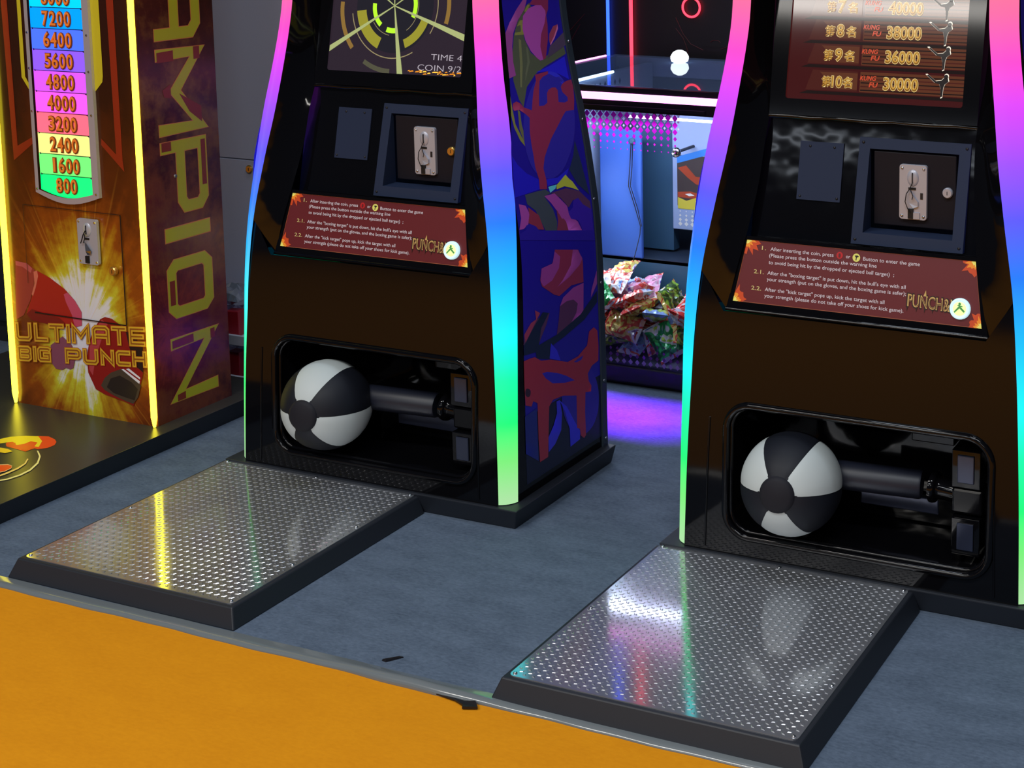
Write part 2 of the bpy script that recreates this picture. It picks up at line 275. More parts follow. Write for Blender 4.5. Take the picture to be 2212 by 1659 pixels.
LOGO_ART = [((205,60,20),[(-0.92,0.516),(-0.906,0.533),(-0.878,0.55),(-0.85,0.559),(-0.816,0.549),(-0.796,0.536),(-0.782,0.517),(-0.782,0.494),(-0.799,0.477),(-0.811,0.479),(-0.814,0.452),(-0.834,0.454),(-0.893,0.46),(-0.914,0.476),(-0.919,0.49)]),((225,190,30),[(-0.957,0.49),(-0.944,0.516),(-0.911,0.538),(-0.876,0.548),(-0.836,0.525),(-0.809,0.49),(-0.823,0.489),(-0.84,0.513),(-0.864,0.513),(-0.864,0.492),(-0.875,0.477),(-0.905,0.491),(-0.917,0.481),(-0.928,0.466)]),((200,70,15),[(-0.907,0.474),(-0.908,0.489),(-0.889,0.487),(-0.877,0.466),(-0.891,0.462)]),((200,70,15),[(-0.839,0.462),(-0.848,0.478),(-0.836,0.489),(-0.814,0.477),(-0.812,0.455)]),((215,180,30),[(-0.904,0.445),(-0.873,0.447),(-0.845,0.439),(-0.852,0.421),(-0.876,0.421)]),((235,200,120),[(-0.79,0.467),(-0.784,0.467),(-0.746,0.441),(-0.71,0.402),(-0.688,0.359),(-0.683,0.324),(-0.69,0.291),(-0.703,0.275),(-0.709,0.28),(-0.698,0.297),(-0.692,0.327),(-0.697,0.363),(-0.719,0.405),(-0.75,0.439)]),((225,180,90),[(-0.765,0.415),(-0.759,0.414),(-0.737,0.386),(-0.726,0.353),(-0.724,0.32),(-0.727,0.296),(-0.735,0.302),(-0.734,0.328),(-0.735,0.356),(-0.744,0.388)]),((210,65,20),[(-0.794,0.352),(-0.775,0.363),(-0.759,0.362),(-0.748,0.351),(-0.745,0.33),(-0.753,0.318)]),((235,170,110),[(-0.797,0.355),(-0.778,0.366),(-0.759,0.363),(-0.745,0.349),(-0.742,0.327),(-0.749,0.314),(-0.753,0.318),(-0.745,0.33),(-0.748,0.351),(-0.758,0.361),(-0.774,0.363),(-0.793,0.352)])]
HEAP = [(0.201,1.871,0.308,-14,-13,97),(0.221,1.774,0.296,-40,11,166),(0.201,1.729,0.274,71,39,-29),(0.233,1.836,0.273,19,159,9),(0.11,1.897,0.273,-8,160,-3),(0.273,1.801,0.268,-23,-24,3),(0.12,1.829,0.263,-28,5,10),(0.301,1.751,0.261,8,153,-7),(0.296,1.876,0.259,-24,-25,109),(0.386,1.854,0.248,-61,6,-90),(0.165,1.913,0.24,24,-69,0),(0.541,1.886,0.238,-6,-170,-82),(0.558,1.765,0.238,175,2,90),(0.196,1.79,0.235,26,-167,-28),(0.324,1.766,0.234,27,-2,-92),(0.472,1.834,0.232,-154,-11,99),(0.313,1.91,0.226,9,4,180),(0.205,1.877,0.218,30,38,-120),(0.47,1.76,0.212,-25,-28,-70),(0.446,1.87,0.211,38,-21,88),(0.366,1.777,0.209,-10,-18,-56),(0.17,1.787,0.209,144,-2,-56),(0.102,1.859,0.207,-3,36,-2),(0.558,1.768,0.202,-5,12,94),(0.27,1.871,0.201,-24,-3,-76),(0.524,1.881,0.198,7,-2,-99),(0.365,1.911,0.195,-11,0,0),(0.113,1.764,0.188,91,-13,151),(0.284,1.728,0.178,-54,-10,180),(0.229,1.859,0.175,-8,2,106),(0.557,1.848,0.167,3,-2,180),(0.429,1.865,0.167,-21,175,26),(0.315,1.827,0.163,-3,-1,-110),(0.132,1.718,0.159,-90,-53,0),(0.248,1.743,0.15,-126,-13,16),(0.11,1.819,0.148,-3,22,-71),(0.572,1.759,0.147,-71,-15,39),(0.497,1.781,0.146,-22,-18,-145),(0.418,1.745,0.14,-144,45,-22),(0.404,1.778,0.137,54,-13,31),(0.201,1.767,0.129,-29,8,-145),(0.316,1.765,0.12,-3,23,-99)]

# ------------------------------------------------------------------ materials
gloss = mat('gloss_black', (10, 10, 13), 0.07, spec=0.25)
gloss_wavy = mat('gloss_black_moulded', (9, 9, 12), 0.06, spec=0.36)
nt, N, Lk, B = nodes(gloss_wavy)
_tc = N.new('ShaderNodeTexCoord'); _ns = N.new('ShaderNodeTexNoise'); _ns.inputs['Scale'].default_value = 9; _ns.inputs['Detail'].default_value = 2
_bp = N.new('ShaderNodeBump'); _bp.inputs['Strength'].default_value = 0.07; _bp.inputs['Distance'].default_value = 0.02
Lk.new(_tc.outputs['Object'], _ns.inputs['Vector']); Lk.new(_ns.outputs['Fac'], _bp.inputs['Height']); Lk.new(_bp.outputs['Normal'], B.inputs['Normal'])
satin = mat('satin_black', (24, 26, 32), 0.45)
matte = mat('matte_black', (16, 17, 20), 0.7)
board = mat('black_laminate', (30, 34, 42), 0.5)
slate = mat('slate_powdercoat', (32, 43, 68), 0.6, spec=.22)
doorm = mat('door_black', (23, 21, 29), 0.6, spec=.2)
chrome = mat('chrome', (200, 202, 206), 0.18, 1.0)
nickel = mat('nickel_plate', (176, 178, 190), 0.35, 0.25)
steel = mat('steel_screw', (150, 155, 165), 0.3, 1.0)
brass = mat('brass', (214, 176, 96), 0.3, 0.9)
black = mat('deep_black', (6, 6, 8), 0.6)
white_leather = mat('white_leather', (192, 201, 201), 0.5, spec=.3)
black_leather = mat('black_leather', (21, 24, 33), 0.55, spec=.3)
trimm = mat('edge_trim', (46, 58, 68), 0.5)
pipe_m = mat('arm_steel', (24, 28, 42), 0.45)
clear_m = mat('clear_block', (52, 58, 78), 0.15, 0.4)

# tread plate: bright rolled aluminium, slight smudging
tread = bpy.data.materials.new('tread_plate'); tread.use_nodes = True
N = tread.node_tree.nodes; Lk = tread.node_tree.links
for n_ in list(N): N.remove(n_)
_o = N.new('ShaderNodeOutputMaterial'); _a = N.new('ShaderNodeBsdfGlossy'); _b = N.new('ShaderNodeBsdfGlossy'); _m = N.new('ShaderNodeMixShader')
_a.inputs[0].default_value = (.74, .75, .78, 1); _b.inputs[0].default_value = (.62, .63, .66, 1); _b.inputs['Roughness'].default_value = .55; _m.inputs[0].default_value = .50
_tc = N.new('ShaderNodeTexCoord'); _ns = N.new('ShaderNodeTexNoise'); _ns.inputs['Scale'].default_value = 5; _ns.inputs['Detail'].default_value = 5
_rp = N.new('ShaderNodeValToRGB'); ramp(_rp, [(0.35, (.07, .07, .07)), (0.7, (.15, .15, .15))])
Lk.new(_tc.outputs['Object'], _ns.inputs['Vector']); Lk.new(_ns.outputs['Fac'], _rp.inputs['Fac']); Lk.new(_rp.outputs['Color'], _a.inputs['Roughness'])
Lk.new(_a.outputs[0], _m.inputs[1]); Lk.new(_b.outputs[0], _m.inputs[2]); Lk.new(_m.outputs[0], _o.inputs[0])

# addressable light strip: colours run up the diffuser
led = bpy.data.materials.new('rgb_light_strip'); led.use_nodes = True
nt, N, Lk, B = nodes(led)
B.inputs['Base Color'].default_value = (.03, .03, .03, 1); B.inputs['Roughness'].default_value = 0.3; B.inputs['Specular IOR Level'].default_value = .12
_tc = N.new('ShaderNodeTexCoord'); _sp = N.new('ShaderNodeSeparateXYZ'); _mr = N.new('ShaderNodeMapRange')
_mr.inputs['From Min'].default_value = 0.05; _mr.inputs['From Max'].default_value = 1.45
_rp = N.new('ShaderNodeValToRGB')
def zc(z): return (z - .05) / 1.4
ramp(_rp, [(zc(.06), lin((168, 222, 160))), (zc(.16), lin((120, 235, 120))), (zc(.25), lin((20, 250, 120))), (zc(.36), lin((0, 255, 170))),
           (zc(.46), lin((0, 250, 250))), (zc(.60), lin((0, 190, 255))), (zc(.74), lin((20, 120, 255))), (zc(.86), lin((90, 85, 255))),
           (zc(.97), lin((155, 75, 255))), (zc(1.08), lin((215, 65, 250))), (zc(1.18), lin((255, 70, 205))), (zc(1.28), lin((255, 105, 165))), (zc(1.44), lin((255, 130, 120)))])
Lk.new(_tc.outputs['Object'], _sp.inputs[0]); Lk.new(_sp.outputs['Z'], _mr.inputs['Value']); Lk.new(_mr.outputs[0], _rp.inputs['Fac'])
Lk.new(_rp.outputs['Color'], B.inputs['Emission Color']); B.inputs['Emission Strength'].default_value = 1.08

def art_mat(c, g=2.9, rough=0.35): return mat('print_%d_%d_%d' % c, c, rough, g=g)

# ------------------------------------------------------------------ boxing machine geometry (local frame: front of step plate = origin)
CX = 0.148
IZ = [.05, .25, .40, .55, .70, .85, .97, 1.08, 1.19, 1.27, 1.60, 1.75]
IH = [.389, .384, .378, .370, .356, .330, .309, .294, .280, .273, .268, .268]
IY = [.645, .652, .658, .664, .677, .697, .719, .739, .755, .763, .785, .79]
OZ = IZ
OH = [.4215, .4205, .419, .417, .410, .394, .376, .354, .337, .330, .325, .325]
OY = [.681, .690, .698, .706, .720, .739, .754, .768, .783, .791, .81, .815]
CZ = [.603, .69, .78, .88, .98, 1.04, 1.15, 1.30, 1.60, 1.75]
CH = [.302, .283, .264, .250, .243, .242, .250, .252, .252, .252]
CY = [.690, .700, .722, .752, .775, .800, .832, .855, .875, .88]
BZ = [.02, .30, .56, .71, .84, .98, 1.12, 1.25, 1.75]
BY = [1.116, 1.116, 1.114, 1.110, 1.104, 1.099, 1.097, 1.093, 1.09]
fI = lambda z: (crom(IZ, IH, z), crom(IZ, IY, z))
fO = lambda z: (crom(OZ, OH, z), crom(OZ, OY, z))
fC = lambda z: (crom(CZ, CH, z), crom(CZ, CY, z))
fB = lambda z: crom(BZ, BY, z)
TOP = 1.75
def front_y(z): return crom([.05, .25, .40, .55, .603, .70], [.640, .648, .656, .667, .672, .684], z)
zs = lambda a, b, st=.03: [a + (b - a) * i / max(1, round((b - a) / st)) for i in range(max(1, round((b - a) / st)) + 1)]

def sheet_front(s, a, d=0.0):     # instruction-sign plane: a = x - CX, s = z
    return (CX + a, .7235 + (s - .7584) * .2171 - d * .977, s + d * .212)
def scr_pt(x, z, d=0.0):          # screen plane
    return (x, .8052 + .2 * (z - 1.0711) - d * .98, z + d * .196)
def pan_y(z): return .752 + .21 * (z - .77)
def frm_y(z): return .7385 + .2545 * (z - .768)

def make_machine():
    root = thing('boxing_arcade_machine', 'black punch and kick machine showing a yellow-green radar target on its screen', 'arcade machine', group='punch and kick machines')
    # --- base and carcass
    b = MB()
    b.frustum((CX - .437, CX + .437, .641, 1.113), 0, (CX - .450, CX + .450, .630, 1.118), .05, board)
    b.build('plinth', root, .003)
    b = MB()
    b.box(CX - .385, CX + .385, .96, 1.09, .05, .82, matte)
    b.box(CX - .312, CX + .312, .96, 1.085, .82, TOP, matte)
    b.box(CX - .375, CX + .375, .745, .96, .415, .60, matte)
    b.box(CX - .40, CX + .40, .68, .96, .05, .085, matte)
    b.box(CX - .30, CX + .30, .90, .96, .60, TOP, matte)
    b.box(CX - .325, CX + .325, .80, 1.09, TOP, TOP + .02, matte)
    b.build('cabinet_body', root)
    # --- lower front with rounded opening
    b = MB()
    hw = lambda z: fI(z)[0]
    ol = [(CX - hw(z) , z) for z in zs(.05, .69)][::-1] + [(CX + hw(z), z) for z in zs(.05, .69)]
    lip = [(CX + .302, .603), (CX - .302, .603)]
    op = rrect(CX - .287, CX + .325, .095, .397, .058, 8)
    b.poly2(ol + lip, gloss, lambda a, z: (a, front_y(z), z), zs(.07, .68, .03), hole=op, flip=False, smooth=True)
    b.build('front_panel', root)
    b = MB()
    b.tube([(a, front_y(z) - .001, z) for a, z in rrect(CX - .287, CX + .325, .095, .397, .058, 8)], .0085, gloss, 8, True)
    b.tube([(a, front_y(z) + .012, z) for a, z in rrect(CX - .280, CX + .318, .102, .390, .052, 8)], .006, gloss, 8, True)
    b.build('opening_rim', root)
    b = MB()
    rows = []
    for t, yy in ((0, None), (.25, .72), (.6, .82), (1, .945)):
        k = .012 * t
        rows.append([(a, (front_y(z) if yy is None else yy), z) for a, z in rrect(CX - .287 + k, CX + .325 - k, .095 + k * .4, .397 - k, .058, 8)])
    b.grid(rows, gloss_wavy, True, True)
    b.add(rows[-1], [tuple(range(len(rows[-1])))], gloss_wavy)
    # moulded ledge along the back and a folded flap at the top right
    b.box(CX - .2, CX + .20, .86, .945, .10, .175, gloss_wavy)
    b.box(CX + .10, CX + .20, .80, .90, .315, .345, gloss_wavy)
    b.box(CX + .055, CX + .165, .79, .80, .335, .372, clear_m)
    b.box(CX - .02, CX + .165, .80, .806, .150, .186, clear_m)
    b.build('ball_recess', root, .006)
    # vertical grooves either side of the opening
    for sx in (-1, 1):
        b = MB()
        b.tube([(CX + sx * (hw(z) - .052), front_y(z) - .0005, z) for z in zs(.06, .36, .04)], .0025, gloss, 6)
        b.build('groove_bead', root)
    # --- swinging arm and clamp
    b = MB()
    b.lathe([(.030, 0), (.032, .01), (.032, .20), (.030, .205)], pipe_m, Matrix.Translation((.10, .735, .242)) @ Matrix.Rotation(radians(82), 4, 'Z') @ Matrix.Rotation(radians(91), 4, 'X') @ Matrix.Rotation(0, 4, 'Z') if False else
            Matrix.Translation((.085, .728, .240)) @ Vector((.225, .03, -.006)).to_track_quat('Z', 'Y').to_matrix().to_4x4(), 20)
    b.build('ball_arm', root)
    b = MB()
    b.lathe([(.036, 0), (.036, .012), (.024, .016), (.024, .075)], gloss, Matrix.Translation((.312, .759, .234)) @ Vector((.09, -.01, -.004)).to_track_quat('Z', 'Y').to_matrix().to_4x4(), 18)
    b.box(.372, .440, .700, .760, .205, .262, gloss)
    b.build('arm_pivot', root, .006)
    for z0, z1 in ((.268, .352), (.118, .200)):
        b = MB()
        b.box(.375, .438, .690, .750, z0, z1, gloss_wavy)
        b.box(.388, .425, .686, .690, z0 + .012, z1 - .010, clear_m)
        b.build('pivot_guard', root, .010, 3)
    # --- moulded cheeks left and right of the recessed console
    for sx in (-1, 1):
        b = MB(); rows = []
        for i in range(41):
            t = i / 40
            zi = .69 + (TOP - .69) * t; zc_ = .603 + (TOP - .603) * t
            hi, yi = fI(zi); hc, yc = fC(zc_)
            row = []
            for j in range(9):
                u = j / 8
                hh = hi + (hc - hi) * u; yy = yi + (yc - yi) * u; z = zi + (zc_ - zi) * u
                bul = sin(pi * u) * .010 * sin(pi * min(1, t * 1.2))
                row.append((CX + sx * hh, yy + bul, z))
            rows.append(row)
        b.grid(rows, gloss_wavy, True, False, flip=(sx > 0))
        b.build('cheek_panel', root)
    # --- rainbow light strips
    for sx in (-1, 1):
        b = MB(); rows = []
        for z in zs(.052, TOP, .025):
            (hi, yi), (ho, yo) = fI(z), fO(z)
            row = []
            for j in range(7):
                u = j / 6; n = sin(pi * u) * .006
                dx, dy = ho - hi, yo - yi; L = sqrt(dx * dx + dy * dy)
                row.append((CX + sx * (hi + dx * u + n * dy / L), yi + dy * u - n * dx / L, z))
            rows.append(row)
        b.grid(rows, led, True, False, flip=(sx < 0))
        b.build('light_strip', root)
    # --- printed sides
    for sx in (-1, 1):
        b = MB()
        def sp(y, z, d=0.0): return (CX + sx * (fO(z)[0] + d), y, z)
        rows = []
        for z in zs(.05, TOP, .03):
            y0, y1 = fO(z)[1], fB(z)
            rows.append([sp(y0 + (y1 - y0) * j / 4, z) for j in range(5)])
        b.grid(rows, gloss, True, False, flip=(sx < 0))
        base = [(crom([.08, .42, .67, .83, .93, 1.04, 1.15, 1.27, 1.75], [.722, .726, .734, .730, .748, .783, .803, .803, .80], z), z) for z in zs(.24, 1.45, .06)]
        bk = [(fB(z) - .028, z) for z in zs(.24, 1.45, .06)]
        b.poly2(base + bk[::-1], art_mat((22, 15, 110)), lambda y, z: sp(y, z, .0003), zs(.16, 1.44, .03), flip=(sx < 0), smooth=True)
        low = [(.722, .08), (1.088, .08), (1.088, .25), (.722, .25)]
        b.poly2(low, art_mat((10, 13, 34)), lambda y, z: sp(y, z, .0004), zs(.10, .2, .03), flip=(sx < 0), smooth=True)
        for k, (c, pts) in enumerate(SIDE_ART):
            z0 = min(p[1] for p in pts); z1 = max(p[1] for p in pts)
            b.poly2(pts, art_mat(c), lambda y, z: sp(y, z, .0005 + .00002 * k), [q for q in zs(.1, 1.45, .03) if z0 < q < z1], flip=(sx < 0), smooth=True)
        b.build('side_panel', root)
        b = MB(); rows = []
        for z in zs(.05, TOP, .04):
            y1 = fB(z); rows.append([sp(y1 - .027, z, .0), sp(y1 - .027, z, .005), sp(y1 - .002, z, .005), sp(y1, z, .003), sp(y1, z, -.03)])
        b.grid(rows, trimm, False, False, flip=(sx < 0))
        t_ = b.build('edge_trim', root)
        for y, z in ((1.080, 1.141), (1.080, .938), (1.087, .727), (1.098, .50), (1.101, .231), (1.103, .07)):
            b = MB()
            b.lathe([(.0045, 0), (.0045, .0015), (.002, .003)], steel, Matrix.Translation(sp(y, z, .005)) @ Matrix.Rotation(sx * pi / 2, 4, 'Y'), 10)
            b.build('screw', t_)
    # --- step platform with tread plate
    b = MB()
    b.frustum((-.3261, .3261, -.0261, .636), 0, (-.309, .309, -.009, .636), .0425, board)
    sp_ = b.build('step_platform', root, .003)
    b = MB()
    D = .637
    rows = rrect(-.3, .3, .0, D, .012, 4)
    n = len(rows)
    b.add([(x, y, .0425) for x, y in rows] + [(x, y, .0445) for x, y in rows], [tuple(range(n, 2 * n))] + [(i, (i + 1) % n, n + (i + 1) % n, n + i) for i in range(n)], tread)
    px = .0200; q = 0
    ny = int(D / (px / 2)) - 1
    for j in range(ny):
        for i in range(int(.6 / px)):
            x = -.3 + px * (i + (.75 if j % 2 else .25)) + .004; y = .012 + j * px / 2
            if abs(x) > .294 or y > D - .008: continue
            a = radians(40 if j % 2 else -40); L, Wd = .0068, .0034
            c_, s_ = cos(a), sin(a)
            cor = [(x + c_ * u - s_ * v, y + s_ * u + c_ * v) for u, v in ((-L, 0), (0, -Wd), (L, 0), (0, Wd))]
            tp = [(x + (p[0] - x) * .62, y + (p[1] - y) * .62, .04555) for p in cor]
            b.add([(p[0], p[1], .0445) for p in cor] + tp, [(4, 5, 6, 7)] + [(k, (k + 1) % 4, 4 + (k + 1) % 4, 4 + k) for k in range(4)], tread)
    b.build('tread_plate', sp_)
    for x, y in ((-.29, .01), (.29, .01), (-.29, D - .01), (.29, D - .01), (.0, D - .01), (.29, .2), (.29, .42), (-.29, .3)):
        b = MB(); b.lathe([(.004, .0445), (.004, .0462), (.002, .0475)], chrome, Matrix.Translation((x, y, 0)), 10); b.build('screw', sp_)
    # --- console panel with a hole for the coin door
    b = MB()
    def pq(x0, x1, z0, z1):
        b.add([(x0, pan_y(z0), z0), (x1, pan_y(z0), z0), (x1, pan_y(z1), z1), (x0, pan_y(z1), z1)], [(0, 1, 2, 3)], gloss_wavy)
    def strip(x0, x1, z0, z1, n=8):
        for i in range(n): pq(x0, x1, z0 + (z1 - z0) * i / n, z0 + (z1 - z0) * (i + 1) / n)
    HX0, HX1, HZ0, HZ1 = .146, .356, .792, .973
    e = .268
    strip(CX - e, HX0, .755, 1.03); strip(HX1, CX + e, .755, 1.03); strip(HX0, HX1, .755, HZ0, 2); strip(HX0, HX1, HZ1, 1.03, 2)
    b.build('console_panel', root)
    # shelf seam under the monitor bezel
    b = MB()
    b.tube([(CX - .243 + .486 * i / 10, .800 - .002 * sin(i * 1.7), 1.031 + .0015 * sin(i * 2.3)) for i in range(11)], .006, gloss_wavy, 8)
    b.build('seam_bead', root)
    # --- grey access plate
    b = MB()
    def ap(x, z, d): return (x, .768 + .2144 * (z - .8503) - d, z + .2 * d)
    pts = [(-.0159, .8503), (.0874, .8503), (.0874, .978), (-.0159, .978)]
    b.add([ap(x, z, 0) for x, z in pts] + [ap(x, z, .003) for x, z in pts], [(4, 5, 6, 7), (0, 1, 5, 4), (1, 2, 6, 5), (2, 3, 7, 6), (3, 0, 4, 7)], slate)
    pl_ = b.build('access_plate', root)
    for x, z in ((.008, .968), (.066, .968), (-.008, .858), (.080, .858)):
        b = MB(); b.lathe([(.003, 0), (.003, .001), (.001, .002)], satin, face_y(*ap(x, z, .003)), 10); b.build('screw', pl_)
    # --- coin door: surround, door leaf, selector, lock
    dr = None
    b = MB()
    O = [(.1238, .768), (.3777, .768), (.3777, .9954), (.1238, .9954)]
    Hh = [(.149, .793), (.3525, .793), (.3525, .972), (.149, .972)]
    DY = .799
    def fp(p): return (p[0], frm_y(p[1]), p[1])
    vs = [fp(p) for p in O] + [fp(p) for p in Hh] + [(p[0], DY, p[1]) for p in Hh] + [(p[0], pan_y(p[1]) + .004, p[1]) for p in O]
    fs = []
    for i in range(4):
        k = (i + 1) % 4
        fs += [(i, k, 4 + k, 4 + i), (4 + i, 4 + k, 8 + k, 8 + i), (12 + i, 12 + k, k, i)]
    b.add(vs, fs, slate)
    dr = b.build('coin_door_frame', root)
    for x, z in ((.133, .985), (.369, .985), (.133, .778), (.369, .778)):
        b = MB(); b.lathe([(.0035, 0), (.0035, .001), (.0015, .0022)], satin, face_y(x, frm_y(z), z), 10); b.build('screw', dr)
    b = MB(); b.box(.157, .345, DY - .004, DY + .01, .803, .967, doorm); b.build('coin_door', dr, .002)
    b = MB()
    y = DY - .004
    cx0, cx1, cz0, cz1 = .2186, .2815, .8215, .943
    ol = rrect(cx0, cx1, cz0, cz1, .006, 3)
    n = len(ol)
    b.add([(a, y, z) for a, z in ol] + [(a, y - .007, z) for a, z in ol] + [(a * .985 + .015 * .25, y - .0085, z * .99 + .0088) for a, z in ol],
          [tuple(range(2 * n, 3 * n))] + [(i, (i + 1) % n, n + (i + 1) % n, n + i) for i in range(n)] + [(n + i, n + (i + 1) % n, 2 * n + (i + 1) % n, 2 * n + i) for i in range(n)], nickel)
    mx, my = .250, y - .0085
    b.lathe([(.0005, .004), (.009, .0035), (.0135, .002), (.015, 0)][::-1], nickel, face_y(mx, my, .914) @ Matrix.Diagonal((.9, 1.25, 1, 1)), 24)
    b.box(mx - .001, mx + .001, my - .006, my, .903, .926, black)
    b.box(mx - .010, mx + .007, my - .0015, my, .888, .893, black)
    b.add([(mx - .006, my - .005, .886), (mx + .013, my - .005, .862), (mx + .013, my - .005, .852), (mx + .002, my - .005, .848), (mx - .008, my - .001, .858),
           (mx - .006, my, .886), (mx + .013, my, .862), (mx + .013, my, .852), (mx + .002, my, .848), (mx - .008, my, .858)],
          [(0, 4, 3, 2, 1), (0, 1, 6, 5), (1, 2, 7, 6), (2, 3, 8, 7), (3, 4, 9, 8)], nickel)
    b.box(mx - .010, mx + .002, my - .004, my, .824, .846, black)
    b.box(mx + .002, mx + .016, my - .003, my, .824, .838, nickel)
    b.box(mx + .017, mx + .023, my - .0008, my, .868, .882, satin)
    for sx_, sz_ in ((cx0 + .007, cz0 + .008), (cx1 - .007, cz0 + .008), (cx0 + .007, cz1 - .008), (cx1 - .007, cz1 - .008)):
        b.lathe([(.0034, 0), (.003, .0016), (.0012, .0025)], chrome, face_y(sx_, my, sz_), 10)
    cm_ = b.build('coin_mechanism', dr)
    b = MB()
    b.tube([(mx + .001, my - .007, .905), (mx - .004, my - .009, .892), (mx - .012, my - .009, .880), (mx - .015, my - .008, .862), (mx - .009, my - .007, .846), (mx - .004, my - .006, .838)], .0011, black, 6)
    b.tube([(mx - .003, my - .008, .890), (mx + .003, my - .009, .876), (mx + .001, my - .009, .868)], .001, black, 6)
    b.build('pull_cord', dr)
    b = MB()
    b.lathe([(.0115, 0), (.0115, .006), (.0095, .0085), (.0095, .009), (.003, .009)], brass, face_y(.3275, y, .886), 20, False)
    b.box(.3268, .3282, y - .0095, y - .008, .882, .890, black)
    tag(b.build('cam_lock', dr), 'brass cam lock')
    # --- instruction board
    b = MB()
    def sgn(a, s, d=0.0): return sheet_front(s, a, d)
    T = [(-.2875, .6225), (.2875, .6225), (.2645, .7584), (-.2645, .7584)]
    TO = [(-.302, .605), (.302, .605), (.270, .7665), (-.270, .7665)]
    b.add([sgn(a, s, -.004) for a, s in TO] + [sgn(a, s, .004) for a, s in TO] + [sgn(a, s, .004) for a, s in T] + [sgn(a, s, .001) for a, s in T],
          sum([[(i, (i + 1) % 4, 4 + (i + 1) % 4, 4 + i), (4 + i, 4 + (i + 1) % 4, 8 + (i + 1) % 4, 8 + i), (8 + i, 8 + (i + 1) % 4, 12 + (i + 1) % 4, 12 + i)] for i in range(4)], []), gloss)
    b.tube([sgn(-.302 + .604 * i / 12, .604, .002) for i in range(13)], .006, gloss_wavy, 8)
    sf_ = b.build('sign_frame', root)
    b = MB()
    maroon = mat('sign_maroon', (98, 33, 38), 0.35, g=1.1)
    b.add([sgn(a, s, .0015) for a, s in T], [(0, 1, 2, 3)], maroon)
    edge = mat('sign_edge', (150, 80, 50), 0.4, g=1.4)
    for (a0, s0), (a1, s1) in zip(T, T[1:] + T[:1]):
        da, ds = a1 - a0, s1 - s0; L = sqrt(da * da + ds * ds); na, ns = -ds / L * .0012, da / L * .0012
        b.add([sgn(a0, s0, .0018), sgn(a1, s1, .0018), sgn(a1 + na, s1 + ns, .0018), sgn(a0 + na, s0 + ns, .0018)], [(0, 1, 2, 3)], edge)
    fl1, fl2, fl3 = mat('flame_red', (190, 70, 30), .4, g=1.3), mat('flame_orange', (235, 140, 40), .4, g=1.3), mat('flame_yellow', (250, 225, 110), .4, g=1.3)
    rnd = random.Random(5)
    for (ca, cs, da, ds) in ((-.2645, .7584, 1, -1), (.2645, .7584, -1, -1), (-.2875, .6225, 1, 1), (.2875, .6225, -1, 1)):
        lean = (.023 / .136) * (1 if ca < 0 else -1) * (1 if ds > 0 else 1)
        for m_, R, k in ((fl1, .034, 0), (fl2, .022, 1), (fl3, .012, 2)):
            pts = [(0, 0)]
            for i in range(9):
                t = i / 8 * pi / 2; r = R * (.75 + .45 * rnd.random()) * (1.0 if i % 2 else .72) * (1 if 0 < i < 8 else 1.05)
                pts.append((r * cos(t), r * sin(t)))
            P = [(ca + da * p[0] + (lean * ds * p[1]), cs + ds * p[1]) for p in pts]
            b.poly2(P, m_, lambda a, s: sgn(a, s, .0020 + .0003 * k))
    b.build('instruction_sign', sf_)
    b = MB()
    wt, gd = mat('sign_lettering_white', (225, 215, 225), .5), mat('sign_lettering_gold', (215, 200, 130), .5)
    F = lambda a, s, d: sgn(a, s, .0026)
    h = .0078
    for t, a0, a1, s in (('After inserting the coin, press', -.206, -.056, .739), ('or', -.027, -.017, .739), ('Button to enter the game', .013, .142, .7375),
                         ('(Please press the button outside the warning line', -.208, .045, .725), ('to avoid being hit by the dropped or ejected ball target)  ;', -.208, .086, .710),
                         ('After the "boxing target" is put down, hit the bull\'s eye with all', -.209, .114, .687), ('your strength (put on the gloves, and the boxing game is safer);', -.209, .116, .6735),
                         ('After the "kick target" pops up, kick the target with all', -.212, .069, .651), ('your strength (please do not take off your shoes for kick game).', -.212, .113, .6375)):
        put_text(b, t, wt, F, a0, a1, s, h, .006)
    for t, a0, a1, s in (('1.', -.227, -.217, .739), ('2.1.', -.242, -.218, .687), ('2.2.', -.245, -.221, .651)):
        put_text(b, t, gd, F, a0, a1, s, h * 1.1, .008)
    rd, yl, dk = mat('button_print_red', (170, 30, 35), .4, g=1.3), mat('button_print_yellow', (215, 215, 110), .4, g=1.2), mat('print_dark', (30, 25, 20), .5)
    G = lambda a, s: sgn(a, s, .0022); G2 = lambda a, s: sgn(a, s, .0026)
    b.poly2(disc(-.042, .7435, .0075), rd, G); b.poly2([(-.0445, .739), (-.040, .739), (-.0395, .745), (-.041, .748), (-.0445, .747)], maroon, G2)
    b.poly2(disc(-.003, .742, .0088), yl, G); b.poly2([(-.0045, .7365), (-.0025, .7365), (-.002, .742), (.003, .745), (-.001, .747), (-.007, .746), (-.004, .742)], dk, G2)
    b.build('lettering', sf_)
    b = MB()
    lg1, lg2, lg3 = mat('logo_dark', (45, 25, 20), .5), mat('logo_gold', (190, 160, 95), .4, g=1.2), mat('logo_brown', (105, 70, 45), .5, g=1.2)
    F2 = lambda a, s, d: sgn(a, s + (a - .119) * -.03, .0028); F3 = lambda a, s, d: sgn(a, s + (a - .119) * -.03, .0031); F4 = lambda a, s, d: sgn(a, s + (a - .119) * -.03, .0034)
    put_text(b, 'PUNCH&KI', lg1, F2, .119, .236, .652, .027, .055); put_text(b, 'PUNCH&KI', lg2, F3, .121, .234, .653, .025, .02); put_text(b, 'PUNCH&KI', lg3, F4, .123, .232, .654, .022, -.012)
    for a in (.119, .140, .158, .176): b.poly2([(a, .656), (a + .005, .656), (a + .001, .641)], lg1, lambda p, s: sgn(p, s, .0028))
    b.poly2([(.155, .676), (.162, .676), (.160, .689)], lg2, lambda p, s: sgn(p, s, .0029))
    b.build('logo_lettering', sf_)
    b = MB()
